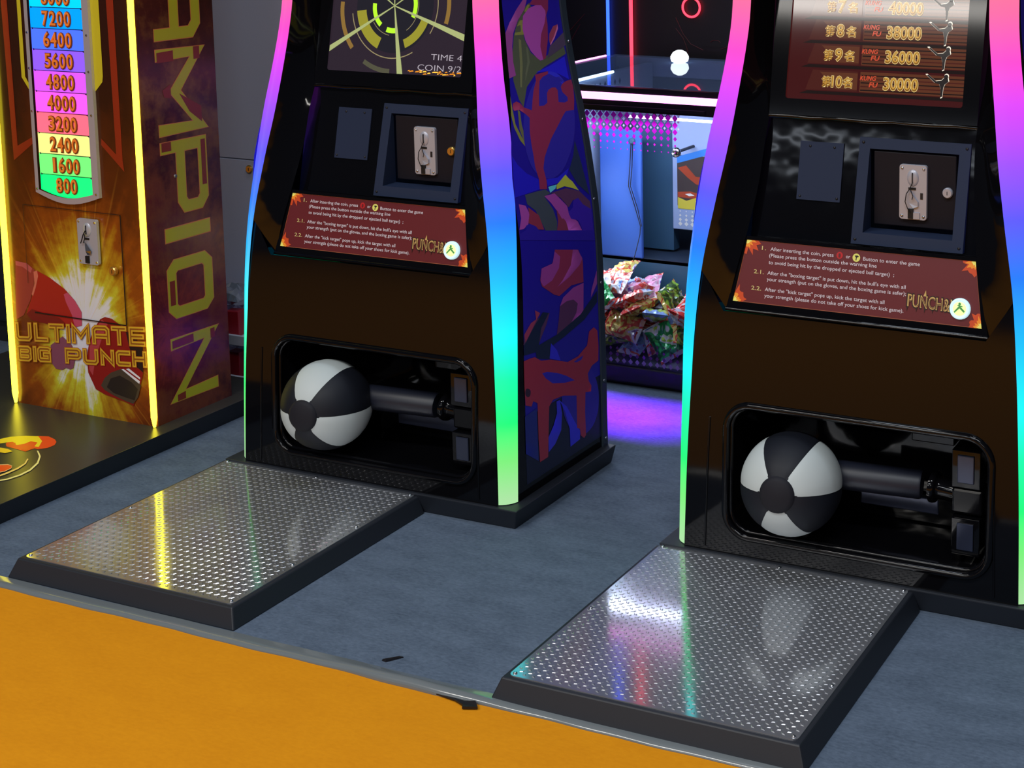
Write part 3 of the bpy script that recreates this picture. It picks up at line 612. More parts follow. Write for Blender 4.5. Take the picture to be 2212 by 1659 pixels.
    ring, glow, figm = mat('button_ring', (190, 220, 225), .3, emit=(190, 235, 245), strength=.75), mat('button_glow', (200, 240, 150), .3, emit=(205, 250, 150), strength=.95), mat('button_figure', (60, 120, 70), .4, emit=(90, 160, 90), strength=.4)
    Mx = Matrix.Translation(sgn(.238, .6585, .001)) @ Vector((0, -.977, .212)).to_track_quat('Z', 'Y').to_matrix().to_4x4()
    b.lathe([(.0225, 0), (.0225, .006), (.0205, .009), (.0175, .0092), (.0170, .0075)], ring, Mx, 28)
    b.lathe([(.0171, .0070), (.012, .0082), (.0005, .0088)], glow, Mx, 24)
    q = lambda a, s: sgn(.238 + a, .6585 + s, .0105)
    for P in ([(-.012, -.007), (-.010, -.009), (0, .001), (.010, -.007), (.0125, -.004), (.001, .006), (-.002, .005)], disc(0, .010, .003, n=10), [(-.005, .006), (-.004, .008), (.007, .006), (.006, .004)]):
        b.poly2(P, figm, q)
    b.build('lit_button', sf_)
    return root

def make_ball(parent, label, spin, cap):
    """ball target of six leather wedges around a black end cap (faces the player)"""
    c = Vector((.015, .662, .230)); R = .114
    cap = Vector(cap).normalized(); e1 = (Vector((0, 0, 1)) - cap * cap.z).normalized(); e2 = cap.cross(e1)
    pt = lambda th, ph, r: c + r * (cos(th) * cap + sin(th) * (cos(ph) * e1 + sin(ph) * e2))
    ob = MB()
    rows = []
    for i in range(25):
        th = pi * i / 24
        rows.append([pt(max(th, .001), 2 * pi * j / 36, R * .985) for j in range(36)])
    ob.grid(rows, black_leather, True, True, flip=True)
    core = ob.build('ball_target', parent)
    for s in range(6):
        b = MB(); m = white_leather if s % 2 == 0 else black_leather
        a0 = radians(spin + 60 * s - 29.4); a1 = radians(spin + 60 * s + 29.4)
        rows = []
        for i in range(20):
            th = radians(19.5) + (radians(174) - radians(19.5)) * i / 19
            row = []
            for j in range(11):
                u = j / 10; puff = 1 - (2 * u - 1) ** 6 * .010
                row.append(pt(th, a0 + (a1 - a0) * u, R * puff * (1 if i else .99)))
            rows.append(row)
        b.grid(rows, m, True, False, flip=True)
        tag(b.build('leather_wedge', core), 'white leather wedge' if s % 2 == 0 else 'black leather wedge')
    b = MB()
    b.lathe([(.0005, .0022), (.030, .0012), (.0385, -.0045), (.040, -.008)][::-1], mat('cap_leather', (29, 29, 36), .65, spec=.25), Matrix.Translation(c + cap * R) @ cap.to_track_quat('Z', 'Y').to_matrix().to_4x4(), 30)
    b.build('end_cap', core)
    return core

def screen_base(root):
    b = MB()
    X0, X1, Z0, Z1 = -.0572, .3545, 1.0711, 1.70
    ol = [(CX - .242, 1.035), (CX + .242, 1.035), (CX + .250, 1.70 + .03), (CX - .250, 1.73)]
    b.poly2(ol, gloss, lambda x, z: scr_pt(x, z, .004), zs(1.06, 1.7, .06), hole=rrect(X0, X1, Z0, Z1, .006, 3))
    bz = b.build('monitor_bezel', root)
    return bz, (X0, X1, Z0, Z1)

def emis(name, c, s=1.0): return mat('lit_' + name, c, .08, emit=c, strength=s)

def radar_screen(root):
    bz, (X0, X1, Z0, Z1) = screen_base(root)
    b = MB()
    dark = mat('screen_dark', (8, 8, 10), .06, emit=(46, 36, 46), strength=1.0)
    P = lambda x, z, d=.0: scr_pt(x, z, d)
    b.poly2([(X0 - .003, Z0 - .003), (X1 + .003, Z0 - .003), (X1 + .003, Z1), (X0 - .003, Z1)], dark, lambda x, z: P(x, z, 0))
    cx, cz = .135, 1.240
    def arc(r0_, r1_, a0, a1, m, k=0):
        n = max(6, int(abs(a1 - a0) / 4)); o = []
        for i in range(n + 1):
            t = radians(a0 + (a1 - a0) * i / n); o.append(((cx + r0_ * cos(t), cz + r0_ * sin(t)), (cx + r1_ * cos(t), cz + r1_ * sin(t))))
        vs = [P(*p, .0005 + .0002 * k) for a in o for p in a]
        b.add(vs, [(2 * i, 2 * i + 1, 2 * i + 3, 2 * i + 2) for i in range(n)], m)
    lime, olive, tan_, pale = emis('lime', (150, 205, 40)), emis('olive', (120, 118, 38)), emis('tan', (110, 86, 42)), emis('pale', (136, 146, 98))
    thin = emis('thin', (120, 112, 80))
    hz = mat('screen_haze', (8, 8, 10), .06, emit=(72, 62, 72), strength=1.0)
    arc(.0, .118, 0, 360, mat('screen_core', (8, 8, 10), .06, emit=(34, 32, 40), strength=1.0), 0)
    arc(.056, .068, 176, 232, lime, 3); arc(.056, .069, 252, 282, lime, 3); arc(.058, .070, -25, 30, lime, 3); arc(.056, .068, 60, 140, lime, 3)
    arc(.088, .117, 188, 248, olive, 2); arc(.090, .112, 292, 342, olive, 2); arc(.09, .112, 40, 110, olive, 2)
    arc(.158, .170, 178, 222, tan_, 1); arc(.158, .170, -14, 40, tan_, 1); arc(.158, .170, 240, 270, mat('screen_dim', (8, 8, 10), .06, emit=(84, 82, 64), strength=1.0), 1)
    arc(.130, .1325, 190, 300, thin, 1); arc(.130, .1325, 330, 420, thin, 1); arc(.074, .0755, 215, 262, thin, 1); arc(.072, .0735, 305, 380, thin, 1)
    for ang, L in ((209, .235), (280, .19), (342, .235), (95, .3), (30, .3), (150, .25)):
        t = radians(ang); n_ = (-sin(t), cos(t)); 
        pts = [(cx, cz)]
        e_ = (cx + L * cos(t), cz + L * sin(t)); w0, w1 = .0012, .0125
        pts = [(cx - n_[0] * w0, cz - n_[1] * w0), (e_[0] - n_[0] * w1 * .7, e_[1] - n_[1] * w1 * .7), (e_[0] + n_[0] * w1 * .7, e_[1] + n_[1] * w1 * .7), (cx + n_[0] * w0, cz + n_[1] * w0)]
        pts = [(min(max(p[0], X0), X1), max(p[1], Z0)) for p in pts]
        b.poly2(pts, pale, lambda x, z: P(x, z, .0018))
    tx = emis('text_white', (150, 146, 156))
    put_text(b, 'TIME 4', tx, lambda x, z, d: P(x, z, .0022), .259, .352, 1.110, .015, -.012)
    put_text(b, 'COIN 9/2', tx, lambda x, z, d: P(x, z, .0022), .221, .352, 1.083, .015, -.012)
    fr = random.Random(3); fo = emis('flame_dim', (190, 120, 30)); fy = emis('flame_bright', (235, 175, 60))
    for i in range(26):
        x = .19 + .16 * fr.random(); z = Z0 + .001 + .008 * fr.random(); w = .004 + .01 * fr.random()
        pts = [(x, z), (min(x + w, X1), z + .001), (min(x + w * .8, X1), z + .004), (x + w * .2, z + .003)]
        b.poly2(pts, fo if i % 3 else fy, lambda x, z: P(x, z, .0020))
    tag(b.build('monitor_screen', root), 'screen with yellow radar rings and coin counter')

def score_screen(root):
    bz, (X0, X1, Z0, Z1) = screen_base(root)
    b = MB(); P = lambda x, z, d=.0: scr_pt(x, z, d)
    bgm = mat('score_bg', (10, 6, 6), .06, emit=(62, 18, 18), strength=1.0)
    band = mat('score_band', (10, 6, 6), .06, emit=(92, 50, 32), strength=1.0)
    band2 = mat('score_band_dark', (10, 6, 6), .06, emit=(72, 30, 24), strength=1.0)
    bandd = mat('score_gap', (10, 6, 6), .06, emit=(28, 18, 16), strength=1.0)
    b.poly2([(X0 - .003, Z0 - .003), (X1 + .003, Z0 - .003), (X1 + .003, Z1), (X0 - .003, Z1)], bgm, lambda x, z: P(x, z, 0))
    g1, g2, g3 = emis('gold_rim', (180, 162, 105)), emis('gold', (160, 122, 48)), emis('gold_dark', (105, 72, 22))
    kf = emis('kung', (160, 58, 36)); sil = mat('silhouette', (6, 6, 6), .1, emit=(30, 24, 24), strength=1.0); wh = emis('kick_rim', (200, 195, 180))
    rows = [('7', '40000', 1.275), ('8', '38000', 1.222), ('9', '36000', 1.169), ('10', '30000', 1.111)]
    k = 0
    rr = random.Random(9)
    for i, (no, sc_, z) in enumerate(rows):
        b.poly2([(X0 + .045, z - .018), (.110, z - .018), (.110, z + .026), (X0 + .06, z + .026)], band2, lambda x, q: P(x, q, .0004))
        b.poly2([(.060, z - .014), (.110, z - .014), (.110, z + .022), (.020, z + .022)], band, lambda x, q: P(x, q, .0006))
        b.poly2([(.116, z - .018), (X1, z - .018), (X1, z + .026), (.116, z + .026)], band, lambda x, q: P(x, q, .0004))
        for q_ in range(5):
            zz = z - .015 + .008 * q_
            b.poly2([(.118, zz), (X1, zz + .001), (X1, zz + .0035), (.118, zz + .0025)], band2 if q_ % 2 else bandd, lambda x, q: P(x, q, .0006))
        b.poly2([(X0 + .03, z - .027), (X1, z - .027), (X1, z - .020), (X0 + .05, z - .020)], bandd, lambda x, q: P(x, q, .0005))
        def big(t, x0, x1, zb, h, d):
            put_text(b, t, g1, lambda x, q, _: P(x, q, d), x0, x1, zb, h, .05)
            put_text(b, t, g3, lambda x, q, _: P(x, q, d + .0003), x0, x1, zb, h, .015)
            put_text(b, t, g2, lambda x, q, _: P(x, q, d + .0006), x0 + .001, x1 - .001, zb + h * .1, h * .9, -.01)
        w = .022
        big('\u7b2c', .026, .048, z - .008, .017, .0010)
        if len(no) == 1: big(no, .054, .070, z - .010, .026, .0012)
        else: big(no, .050, .074, z - .010, .024, .0012)
        big('\u540d', .076, .098, z - .008, .017, .0010)
        put_text(b, 'KUNG', kf, lambda x, q, _: P(x, q, .0012), .116, .152, z + .008, .010, .02, shear=.2)
        put_text(b, 'FU', kf, lambda x, q, _: P(x, q, .0012), .138, .156, z - .006, .010, .02, shear=.2)
        big(sc_, .172, .250, z - .010, .026, .0012)
        def fig(m, d, gx):
            s = lambda p: (.303 + p[0] * gx, z + .004 + p[1] * gx)
            for pl in ([(-.034, .022), (-.030, .023), (-.012, .010), (.000, .012), (.006, .018), (.014, .017), (.016, .010), (.008, .004), (.005, -.004), (.004, -.022), (.000, -.024), (-.001, -.006), (-.004, .004), (-.014, .006)], disc(.010, .020, .0048, n=12)):
                b.poly2([s(p) for p in pl], m, lambda x, q: P(x, q, d))
        fig(wh, .0010, 1.10); fig(sil, .0014, 1.0)
    tag(b.build('monitor_screen', root), 'screen with a gold score table')

mL = make_machine()
mR = copy_tree(mL)
mR.location = (1.2999, -0.0207, 0); mR.rotation_euler = (0, 0, radians(.3309))
mR['label'] = 'black punch and kick machine showing a score table in gold digits on its screen'
radar_screen(mL); score_screen(mR)
make_ball(mL, '', 0, (.111, -.992, .057))
make_ball(mR, '', 60, (.088, -.987, .138))
for o in kids(mR):
    if o.name.startswith('coin_door_frame'):
        for c in kids(o):
            if c.name.startswith('cam_lock'):
                c.data = c.data.copy(); c.data.materials[0] = nickel; c['label'] = 'chrome cam lock'

# ------------------------------------------------------------------ floor and carpets
def felt(name, c0, c1, scale, bump=.25, g=1.0):
    m = mat(name, c0, 0.95, spec=0.15, g=g)
    nt, N, Lk, B = nodes(m)
    tc = N.new('ShaderNodeTexCoord'); mp = N.new('ShaderNodeMapping'); mp.inputs['Scale'].default_value = (1, 2.2, 1)
    n1 = N.new('ShaderNodeTexNoise'); n1.inputs['Scale'].default_value = scale; n1.inputs['Detail'].default_value = 6; n1.inputs['Roughness'].default_value = .7
    n2 = N.new('ShaderNodeTexNoise'); n2.inputs['Scale'].default_value = scale * .12; n2.inputs['Detail'].default_value = 3
    mx = N.new('ShaderNodeMix'); mx.data_type = 'FLOAT'; mx.inputs['Factor'].default_value = .35
    rp = N.new('ShaderNodeValToRGB'); ramp(rp, [(.32, lin(c0, g)), (.68, lin(c1, g))])
    Lk.new(tc.outputs['Object'], mp.inputs[0]); Lk.new(mp.outputs[0], n1.inputs['Vector']); Lk.new(mp.outputs[0], n2.inputs['Vector'])
    Lk.new(n1.outputs['Fac'], mx.inputs[2]); Lk.new(n2.outputs['Fac'], mx.inputs[3]); Lk.new(mx.outputs[0], rp.inputs['Fac']); Lk.new(rp.outputs['Color'], B.inputs['Base Color'])
    bp = N.new('ShaderNodeBump'); bp.inputs['Strength'].default_value = bump; bp.inputs['Distance'].default_value = .004
    Lk.new(n1.outputs['Fac'], bp.inputs['Height']); Lk.new(bp.outputs['Normal'], B.inputs['Normal'])
    return m
grey_felt = felt('grey_felt_carpet', (70, 82, 98), (102, 116, 135), 75)
orange_felt = felt('orange_felt_carpet', (212, 134, 14), (224, 146, 18), 60, .12)
b = MB(); b.box(-7, 9, -12, 7, -.08, -.006, mat('floor_screed', (70, 72, 76), .8)); tag(b.build('floor'), kind='structure')
b = MB(); b.box(-7, 9, -.050, 6.5, -.006, .0, grey_felt); tag(b.build('felt_carpet'), 'grey felt carpet under the game machines', 'carpet')
b = MB(); b.box(-7, 9, -11, -.064, -.006, -.002, orange_felt); tag(b.build('felt_carpet'), 'orange felt carpet along the aisle in front of the machines', 'carpet')
# clear vinyl edging strip, slightly lifted between the two platforms
vinyl = mat('vinyl_edging', (112, 118, 120), .22, spec=.6, coat=.4)
b = MB(); rows = []
for i in range(201):
    x = -1.6 + 4.4 * i / 200
    k = math.exp(-((x - .80) / .17) ** 2); w_ = .0015 * sin(x * 13) + .0008 * sin(x * 41)
    y0 = -.066 + w_ - .004 * k; y1 = -.026 + .5 * w_
    rows.append([(x, y0, -.002), (x, y0, .001 + .006 * k), (x, y0 * .7 + y1 * .3, .0035 + .009 * k), (x, (y0 + y1) / 2, .0030 + .007 * k), (x, y1, .0006)])
b.grid(rows, vinyl, True, False, flip=True); tag(b.build('edging_strip'), 'clear grey vinyl strip along the seam of grey and orange carpet', 'edging strip')
tape_m = mat('black_tape', (24, 20, 24), .45)
b = MB(); P_ = [(.850, -.0675), (.905, -.0700), (.934, -.0735), (.956, -.0690), (.972, -.0850), (.944, -.0960), (.940, -.0870), (.915, -.0775), (.852, -.0695)]; n = len(P_)
b.add([(x, y, .0002) for x, y in P_] + [(x, y, .002 + .005 * max(0, (x - .90) / .07) * (1 if i_ % 2 else .6)) for i_, (x, y) in enumerate(P_)],
      [tuple(range(n))[::-1], (n + 3, n + 4, n + 5, n + 6, n + 2), (n + 1, n + 2, n + 6, n + 7), (n, n + 1, n + 7, n + 8)] + [(i_, (i_ + 1) % n, n + (i_ + 1) % n, n + i_) for i_ in range(n)], tape_m)
tag(b.build('tape_scrap'), 'torn scrap of black tape sticking out from the carpet edge onto the orange carpet', 'tape')
b = MB(); b.add([(.688, -.005, .0003), (.700, -.007, .0003), (.722, .022, .0003), (.712, .020, .0003), (.690, -.004, .004), (.700, -.006, .005), (.721, .021, .003), (.712, .020, .003)],
                [(0, 3, 2, 1), (4, 5, 6, 7), (0, 1, 5, 4), (1, 2, 6, 5), (2, 3, 7, 6), (3, 0, 4, 7)], tape_m)
tag(b.build('tape_scrap'), 'short black tape tag lying on the grey carpet by the vinyl strip', 'tape')

# ------------------------------------------------------------------ strength tester (far left)
def flame_print(name, centre, axes, warm=True):
    """sunburst print: position on the panel -> distance / angle -> flame colours"""
    m = bpy.data.materials.new(name); m.use_nodes = True; MATS[name] = m
    nt, N, Lk, B = nodes(m)
    B.inputs['Roughness'].default_value = .22
    tc = N.new('ShaderNodeTexCoord'); sp = N.new('ShaderNodeSeparateXYZ'); Lk.new(tc.outputs['Object'], sp.inputs[0])
    def mth(op, a, b_=None):
        n = N.new('ShaderNodeMath'); n.operation = op
        for i, v in enumerate((a, b_)):
            if v is None: continue
            if hasattr(v, 'is_linked') or hasattr(v, 'links'): Lk.new(v, n.inputs[i])
            else: n.inputs[i].default_value = v
        return n.outputs[0]
    u = mth('SUBTRACT', sp.outputs[axes[0]], centre[0]); v = mth('SUBTRACT', sp.outputs[axes[1]], centre[1])
    v = mth('MULTIPLY', v, .62)
    r = mth('SQRT', mth('ADD', mth('MULTIPLY', u, u), mth('MULTIPLY', v, v)))
    th = mth('ARCTAN2', v, u)
    cb = N.new('ShaderNodeCombineXYZ'); Lk.new(mth('MULTIPLY', th, 5.0), cb.inputs[0]); Lk.new(mth('MULTIPLY', r, 2.0), cb.inputs[1])
    n1 = N.new('ShaderNodeTexNoise'); n1.inputs['Scale'].default_value = 1.6; n1.inputs['Detail'].default_value = 3; Lk.new(cb.outputs[0], n1.inputs['Vector'])
    n2 = N.new('ShaderNodeTexNoise'); n2.inputs['Scale'].default_value = 9; n2.inputs['Detail'].default_value = 7; n2.inputs['Roughness'].default_value = .65; Lk.new(tc.outputs['Object'], n2.inputs['Vector'])
    f = mth('ADD', r, mth('MULTIPLY', mth('SUBTRACT', n1.outputs['Fac'], .5), .17))
    f = mth('ADD', f, mth('MULTIPLY', mth('SUBTRACT', n2.outputs['Fac'], .5), .22 if warm else .55))
    rp = N.new('ShaderNodeValToRGB')
    G_ = 1.25
    if warm:
        ramp(rp, [(0.0, lin((205, 205, 218), G_)), (.072, lin((205, 205, 205), G_)), (.105, lin((185, 180, 45), G_)), (.15, lin((168, 128, 24), G_)), (.21, lin((128, 62, 15), G_)), (.30, lin((80, 33, 12), G_)), (.46, lin((44, 18, 9), G_))])
    else:
        ramp(rp, [(.0, lin((128, 50, 34), G_)), (.12, lin((84, 26, 28), G_)), (.22, lin((104, 52, 30), G_)), (.32, lin((62, 20, 22), G_)), (.42, lin((108, 70, 30), G_)), (.52, lin((70, 30, 20), G_)), (.64, lin((48, 24, 16), G_)), (.8, lin((78, 46, 24), G_))])
    Lk.new(f, rp.inputs['Fac'])
    # thin bright rays
    cb2 = N.new('ShaderNodeCombineXYZ'); Lk.new(mth('MULTIPLY', th, 14.0), cb2.inputs[0]); Lk.new(mth('MULTIPLY', r, 1.3), cb2.inputs[1])
    n3 = N.new('ShaderNodeTexNoise'); n3.inputs['Scale'].default_value = 1.8; n3.inputs['Detail'].default_value = 1; Lk.new(cb2.outputs[0], n3.inputs['Vector'])
    rr = N.new('ShaderNodeValToRGB'); ramp(rr, [(.62, (0, 0, 0)), (.70, (1, 1, 1))]); Lk.new(n3.outputs['Fac'], rr.inputs['Fac'])
    fade = N.new('ShaderNodeMapRange'); fade.inputs['From Min'].default_value = .36; fade.inputs['From Max'].default_value = .10; fade.inputs['To Max'].default_value = .28 if warm else 0.0
    Lk.new(r, fade.inputs['Value'])
    mx = N.new('ShaderNodeMix'); mx.data_type = 'RGBA'
    Lk.new(mth('MULTIPLY', rr.outputs['Color'], fade.outputs[0]), mx.inputs['Factor']); Lk.new(rp.outputs['Color'], mx.inputs[6]); mx.inputs[7].default_value = (*lin((215, 150, 50), G_), 1)
    Lk.new(mx.outputs[2], B.inputs['Base Color'])
    return m
st = thing('strength_tester', 'orange explosion-printed punch strength tester with yellow neon edges and rainbow score column', 'arcade machine')
PZ = .055
b = MB()
b.frustum((-1.62, -.590, -.03, 1.16), 0.0, (-1.61, -.578, -.02, 1.16), PZ - .002, board)
b.box(-1.61, -.578, -.02, 1.16, PZ - .002, PZ, mat('platform_top', (52, 51, 47), .30))
tp = b.build('platform', st, .002)
b = MB()
for k, (c, pts) in enumerate(LOGO_ART):
    b.poly2(pts, mat('platform_print_%d_%d_%d' % c, c, .4, g=1.5), lambda x, y: (x, y, PZ + .0006 + .0002 * k))
b.build('glove_emblem', tp)
FX0, FX1, FY = -1.160, -.640, .730
b = MB(); b.box(FX0, FX1, FY + .004, 1.018, PZ, 1.85, matte); b.build('cabinet_body', st)
b = MB()
fpr = flame_print('flame_print_front', (-.886, .295), ('X', 'Z'))
b.add([(FX0, FY, PZ), (FX1, FY, PZ), (FX1, FY, 1.85), (FX0, FY, 1.85), (FX0, FY + .004, PZ), (FX1, FY + .004, PZ), (FX1, FY + .004, 1.85), (FX0, FY + .004, 1.85)],
      [(0, 1, 2, 3), (0, 4, 5, 1), (1, 5, 6, 2), (2, 6, 7, 3), (3, 7, 4, 0)], fpr)
fq = lambda x, z, d=.0: (x, FY - d, z)
vred, vred2 = mat('print_band_red', (120, 36, 16), .3, g=1.4), mat('print_band_dark', (58, 26, 22), .3, g=1.3)
for P in ([(-1.030, .86), (-.79, .86), (-.79, 1.85), (-1.03, 1.85)],): b.poly2(P, vred2, lambda x, z: fq(x, z, .0004))
for P in ([(-1.135, 1.85), (-1.105, 1.85), (-1.094, .815), (-1.03, .846), (-1.03, .828), (-1.112, .772)], [(-.735, 1.85), (-.705, 1.85), (-.703, .80), (-.699, .769), (-.778, .838), (-.776, .856), (-.725, .815)]):
    b.poly2(P, vred, lambda x, z: fq(x, z, .0007))
for k, (c, pts) in enumerate(FRONT_ART): b.poly2(pts, mat('glove_print_%d_%d_%d' % c, c, .25, g=1.35), lambda x, z: fq(x, z, .001 + .0002 * k))
# dark joint of the access door
J = mat('joint_line', (30, 12, 8), .5)
for x0, x1, z0, z1 in ((-1.085, -.720, .6465, .6485), (-.7225, -.7185, .337, .648), (-1.066, -.72, .334, .3375), (-1.086, -1.0845, .42, .648)):
    b.add([fq(x0, z0, .0042), fq(x1, z0, .0042), fq(x1, z1, .0042), fq(x0, z1, .0042)], [(0, 1, 2, 3)], J)
fp_ = b.build('front_panel', st)
# title
b = MB()
ty, tr, ti = mat('title_yellow', (190, 150, 38), .3, g=1.4), mat('title_red', (170, 84, 28), .3, g=1.2), mat('title_inner', (140, 80, 26), .3, g=1.2)
def line(word, spans, z0, z1, slope=.0):
    for ch, (a0, a1) in zip(word, spans):
        for m_, w_, d_ in ((tr, .0165, .0044), (ty, .0135, .0047), (ti, .0045, .0050)):
            g_ = (.0165 - w_) / 2
            stroke_letter(b, ch, (a0 + g_, z0 + g_, a1 - g_, z1 - g_), (w_, w_), m_, lambda a, z, d: fq(a, z + (a + .9) * .083, d), d_)
line('ULTIMATE', [(-1.150, -1.083), (-1.076, -1.019), (-1.018, -.956), (-.956, -.928), (-.930, -.859), (-.853, -.784), (-.780, -.721), (-.715, -.653)], .262, .320)
line('BIGPUNCH', [(-1.146, -1.089), (-1.089, -1.066), (-1.068, -1.013), (-.961, -.897), (-.892, -.831), (-.826, -.771), (-.768, -.711), (-.708, -.652)], .202, .251)
b.build('title_lettering', fp_)
# score column
b = MB()
acr = mat('acrylic_frame', (176, 170, 178), .12, .2)
xl = lambda z: -1.0245; xr = lambda z: -.787
out = [(-1.0245, 1.85), (-1.0245, .690)] + [(-1.0245 + .2375 * i / 10, .690 - .026 * sin(pi * i / 10)) for i in range(1, 10)] + [(-.787, .690), (-.787, 1.85)]
inn = [(-1.0115, 1.84), (-1.0115, .698)] + [(-1.0115 + .2015 * i / 10, .698 - .017 * sin(pi * i / 10)) for i in range(1, 10)] + [(-.810, .698), (-.810, 1.84)]
b.poly2(out, acr, lambda x, z: fq(x, z, .010), hole=inn)
n = len(out)
b.add([fq(x, z, .010) for x, z in out] + [fq(x, z, .0) for x, z in out], [(i, n + i, n + (i + 1) % n, (i + 1) % n) for i in range(n)], acr)
fr_ = b.build('score_frame', st)
for z in (.70, .92, 1.04, 1.14):
    for x in (-1.018, -.797):
        b = MB(); b.lathe([(.0035, 0), (.003, .002)], chrome, face_y(x, FY - .010, z), 8); b.build('screw', fr_)
cells = [('800', (0, 250, 120)), ('1600', (105, 240, 115)), ('2400', (218, 222, 130)), ('3200', (255, 100, 125)), ('4000', (255, 85, 240)), ('4800', (198, 80, 255)),
         ('5600', (128, 82, 255)), ('6400', (66, 105, 255)), ('7200', (0, 145, 255)), ('8000', (0, 195, 255))]
sepz = [.680] + [.743 + .0585 * i for i in range(0, 14)]
num_o, num_i = mat('numeral_edge', (120, 60, 30), .35), mat('numeral_gold', (225, 130, 50), .35, emit=(200, 90, 20), strength=.35)
for i, (t, c) in enumerate(cells):
    z0, z1 = sepz[i], sepz[i + 1]
    if z1 > 1.275: break
    b = MB(); m_ = mat('score_cell_' + t, c, .2, emit=c, strength=.88)
    if i == 0:
        P = [(-1.0095, z1), (-1.0095, .698)] + [(-1.0095 + .1985 * j / 10, .698 - .018 * sin(pi * j / 10)) for j in range(1, 10)] + [(-.811, .698), (-.811, z1)]
    else: P = [(-1.0095, z0 + .0006), (-.811, z0 + .0016), (-.811, z1), (-1.0095, z1)]
    b.poly2(P, m_, lambda x, z: fq(x, z, .004))
    line_m = mat('cell_rule', (30, 20, 70), .4)
    b.add([fq(-1.0, z1 - .0014, .0046), fq(-.82, z1 - .0006, .0046), fq(-.82, z1 + .0004, .0046), fq(-1.0, z1 - .0002, .0046)], [(0, 1, 2, 3)], line_m)
    for s_, x in ((1, -1.005), (-1, -.815)): b.add([fq(x, z1 - .004, .0048), fq(x + s_ * .007, z1 - .001, .0048), fq(x, z1 + .003, .0048)], [(0, 1, 2)], line_m)
    ce = b.build('score_cell', fr_)
    b = MB(); xc = -.9095; st_ = .0272
    zb = z0 + (.016 if i == 0 else .010); h = .0385
    for m_, of, d_, dp in ((num_o, .06, .0050, .002), (num_i, .012, .0072, .001)):
        for q_, dg_ in enumerate(t):
            xm = xc + (q_ - (len(t) - 1) / 2) * st_; wd = .0205 if dg_ != '1' else .0065
            put_text(b, dg_, m_, lambda x, z, d: fq(x + (.001 if m_ is num_o else 0), z - (.001 if m_ is num_o else 0), d_ + d + q_ * .00004), xm - wd / 2, xm + wd / 2, zb, h, of, dp)
    b.build('score_numeral', ce)
b = MB(); yb = mat('bracket_yellow', (178, 168, 36), .3, g=1.3)
b.poly2([(-1.060, 1.85), (-1.060, 1.012), (-1.030, .972), (-1.030, .99), (-1.046, 1.014), (-1.046, 1.85)], yb, lambda x, z: fq(x, z, .0012))
b.poly2([(-.756, 1.85), (-.756, 1.03), (-.759, 1.013), (-.787, .985), (-.787, 1.85)], yb, lambda x, z: fq(x, z, .0012))
b.build('bracket_print', fp_)
# coin selector and lock
b = MB()
y = FY - .0045; cx0, cx1, cz0, cz1 = -.8735, -.8005, .500, .628
ol = rrect(cx0, cx1, cz0, cz1, .006, 3); n = len(ol)
b.add([(a, y, z) for a, z in ol] + [(a, y - .008, z) for a, z in ol], [tuple(range(n, 2 * n))] + [(i, (i + 1) % n, n + (i + 1) % n, n + i) for i in range(n)], nickel)
my = y - .008; mx = -.836
b.lathe([(.016, 0), (.0145, .002), (.009, .0035), (.0005, .004)], nickel, face_y(mx, my, .598) @ Matrix.Diagonal((.9, 1.25, 1, 1)), 24)
b.box(mx - .001, mx + .001, my - .006, my, .587, .611, black); b.box(mx - .012, mx + .006, my - .0015, my, .570, .575, black)
b.add([(mx - .008, my - .005, .566), (mx + .014, my - .005, .541), (mx + .012, my - .005, .531), (mx + .000, my - .005, .528), (mx - .010, my - .001, .536)], [(0, 4, 3, 2, 1)], chrome)
b.box(mx - .010, mx + .003, my - .004, my, .504, .524, black)
for sx_, sz_ in ((cx0 + .007, cz0 + .008), (cx1 - .007, cz0 + .008), (cx0 + .007, cz1 - .008), (cx1 - .007, cz1 - .008)): b.lathe([(.0036, 0), (.003, .0016)], chrome, face_y(sx_, my, sz_), 10)
cmm = b.build('coin_mechanism', st)
b = MB(); b.tube([(mx, my - .007, .597), (mx - .008, my - .008, .585), (mx - .013, my - .008, .572), (mx - .020, my - .007, .560)], .0016, black, 6); b.tube([(mx - .004, my - .008, .590), (mx - .002, my - .008, .576), (mx - .010, my - .007, .562)], .0013, black, 6)
b.build('pull_cord', cmm)
b = MB(); b.lathe([(.0125, 0), (.0125, .008), (.010, .0105), (.003, .0105)], brass, face_y(-.752, FY - .0042, .488), 18, False); b.box(-.7527, -.7513, FY - .0155, FY - .0145, .483, .493, black)
b.build('cam_lock', st)
# neon edges
neon_y = bpy.data.materials.new('neon_yellow'); neon_y.use_nodes = True
nt, N, Lk, B = nodes(neon_y); B.inputs['Base Color'].default_value = (.3, .28, .05, 1); B.inputs['Emission Color'].default_value = (1, .86, .035, 1); B.inputs['Emission Strength'].default_value = 5.2
for x in (FX0 - .004, FX1 + .003):
    b = MB(); b.tube([(x, FY - .006, PZ + .002), (x, FY - .006, PZ + .03), (x, FY - .006, 1.85)], [.004, .0085, .0085], neon_y, 10); b.build('neon_edge', st)
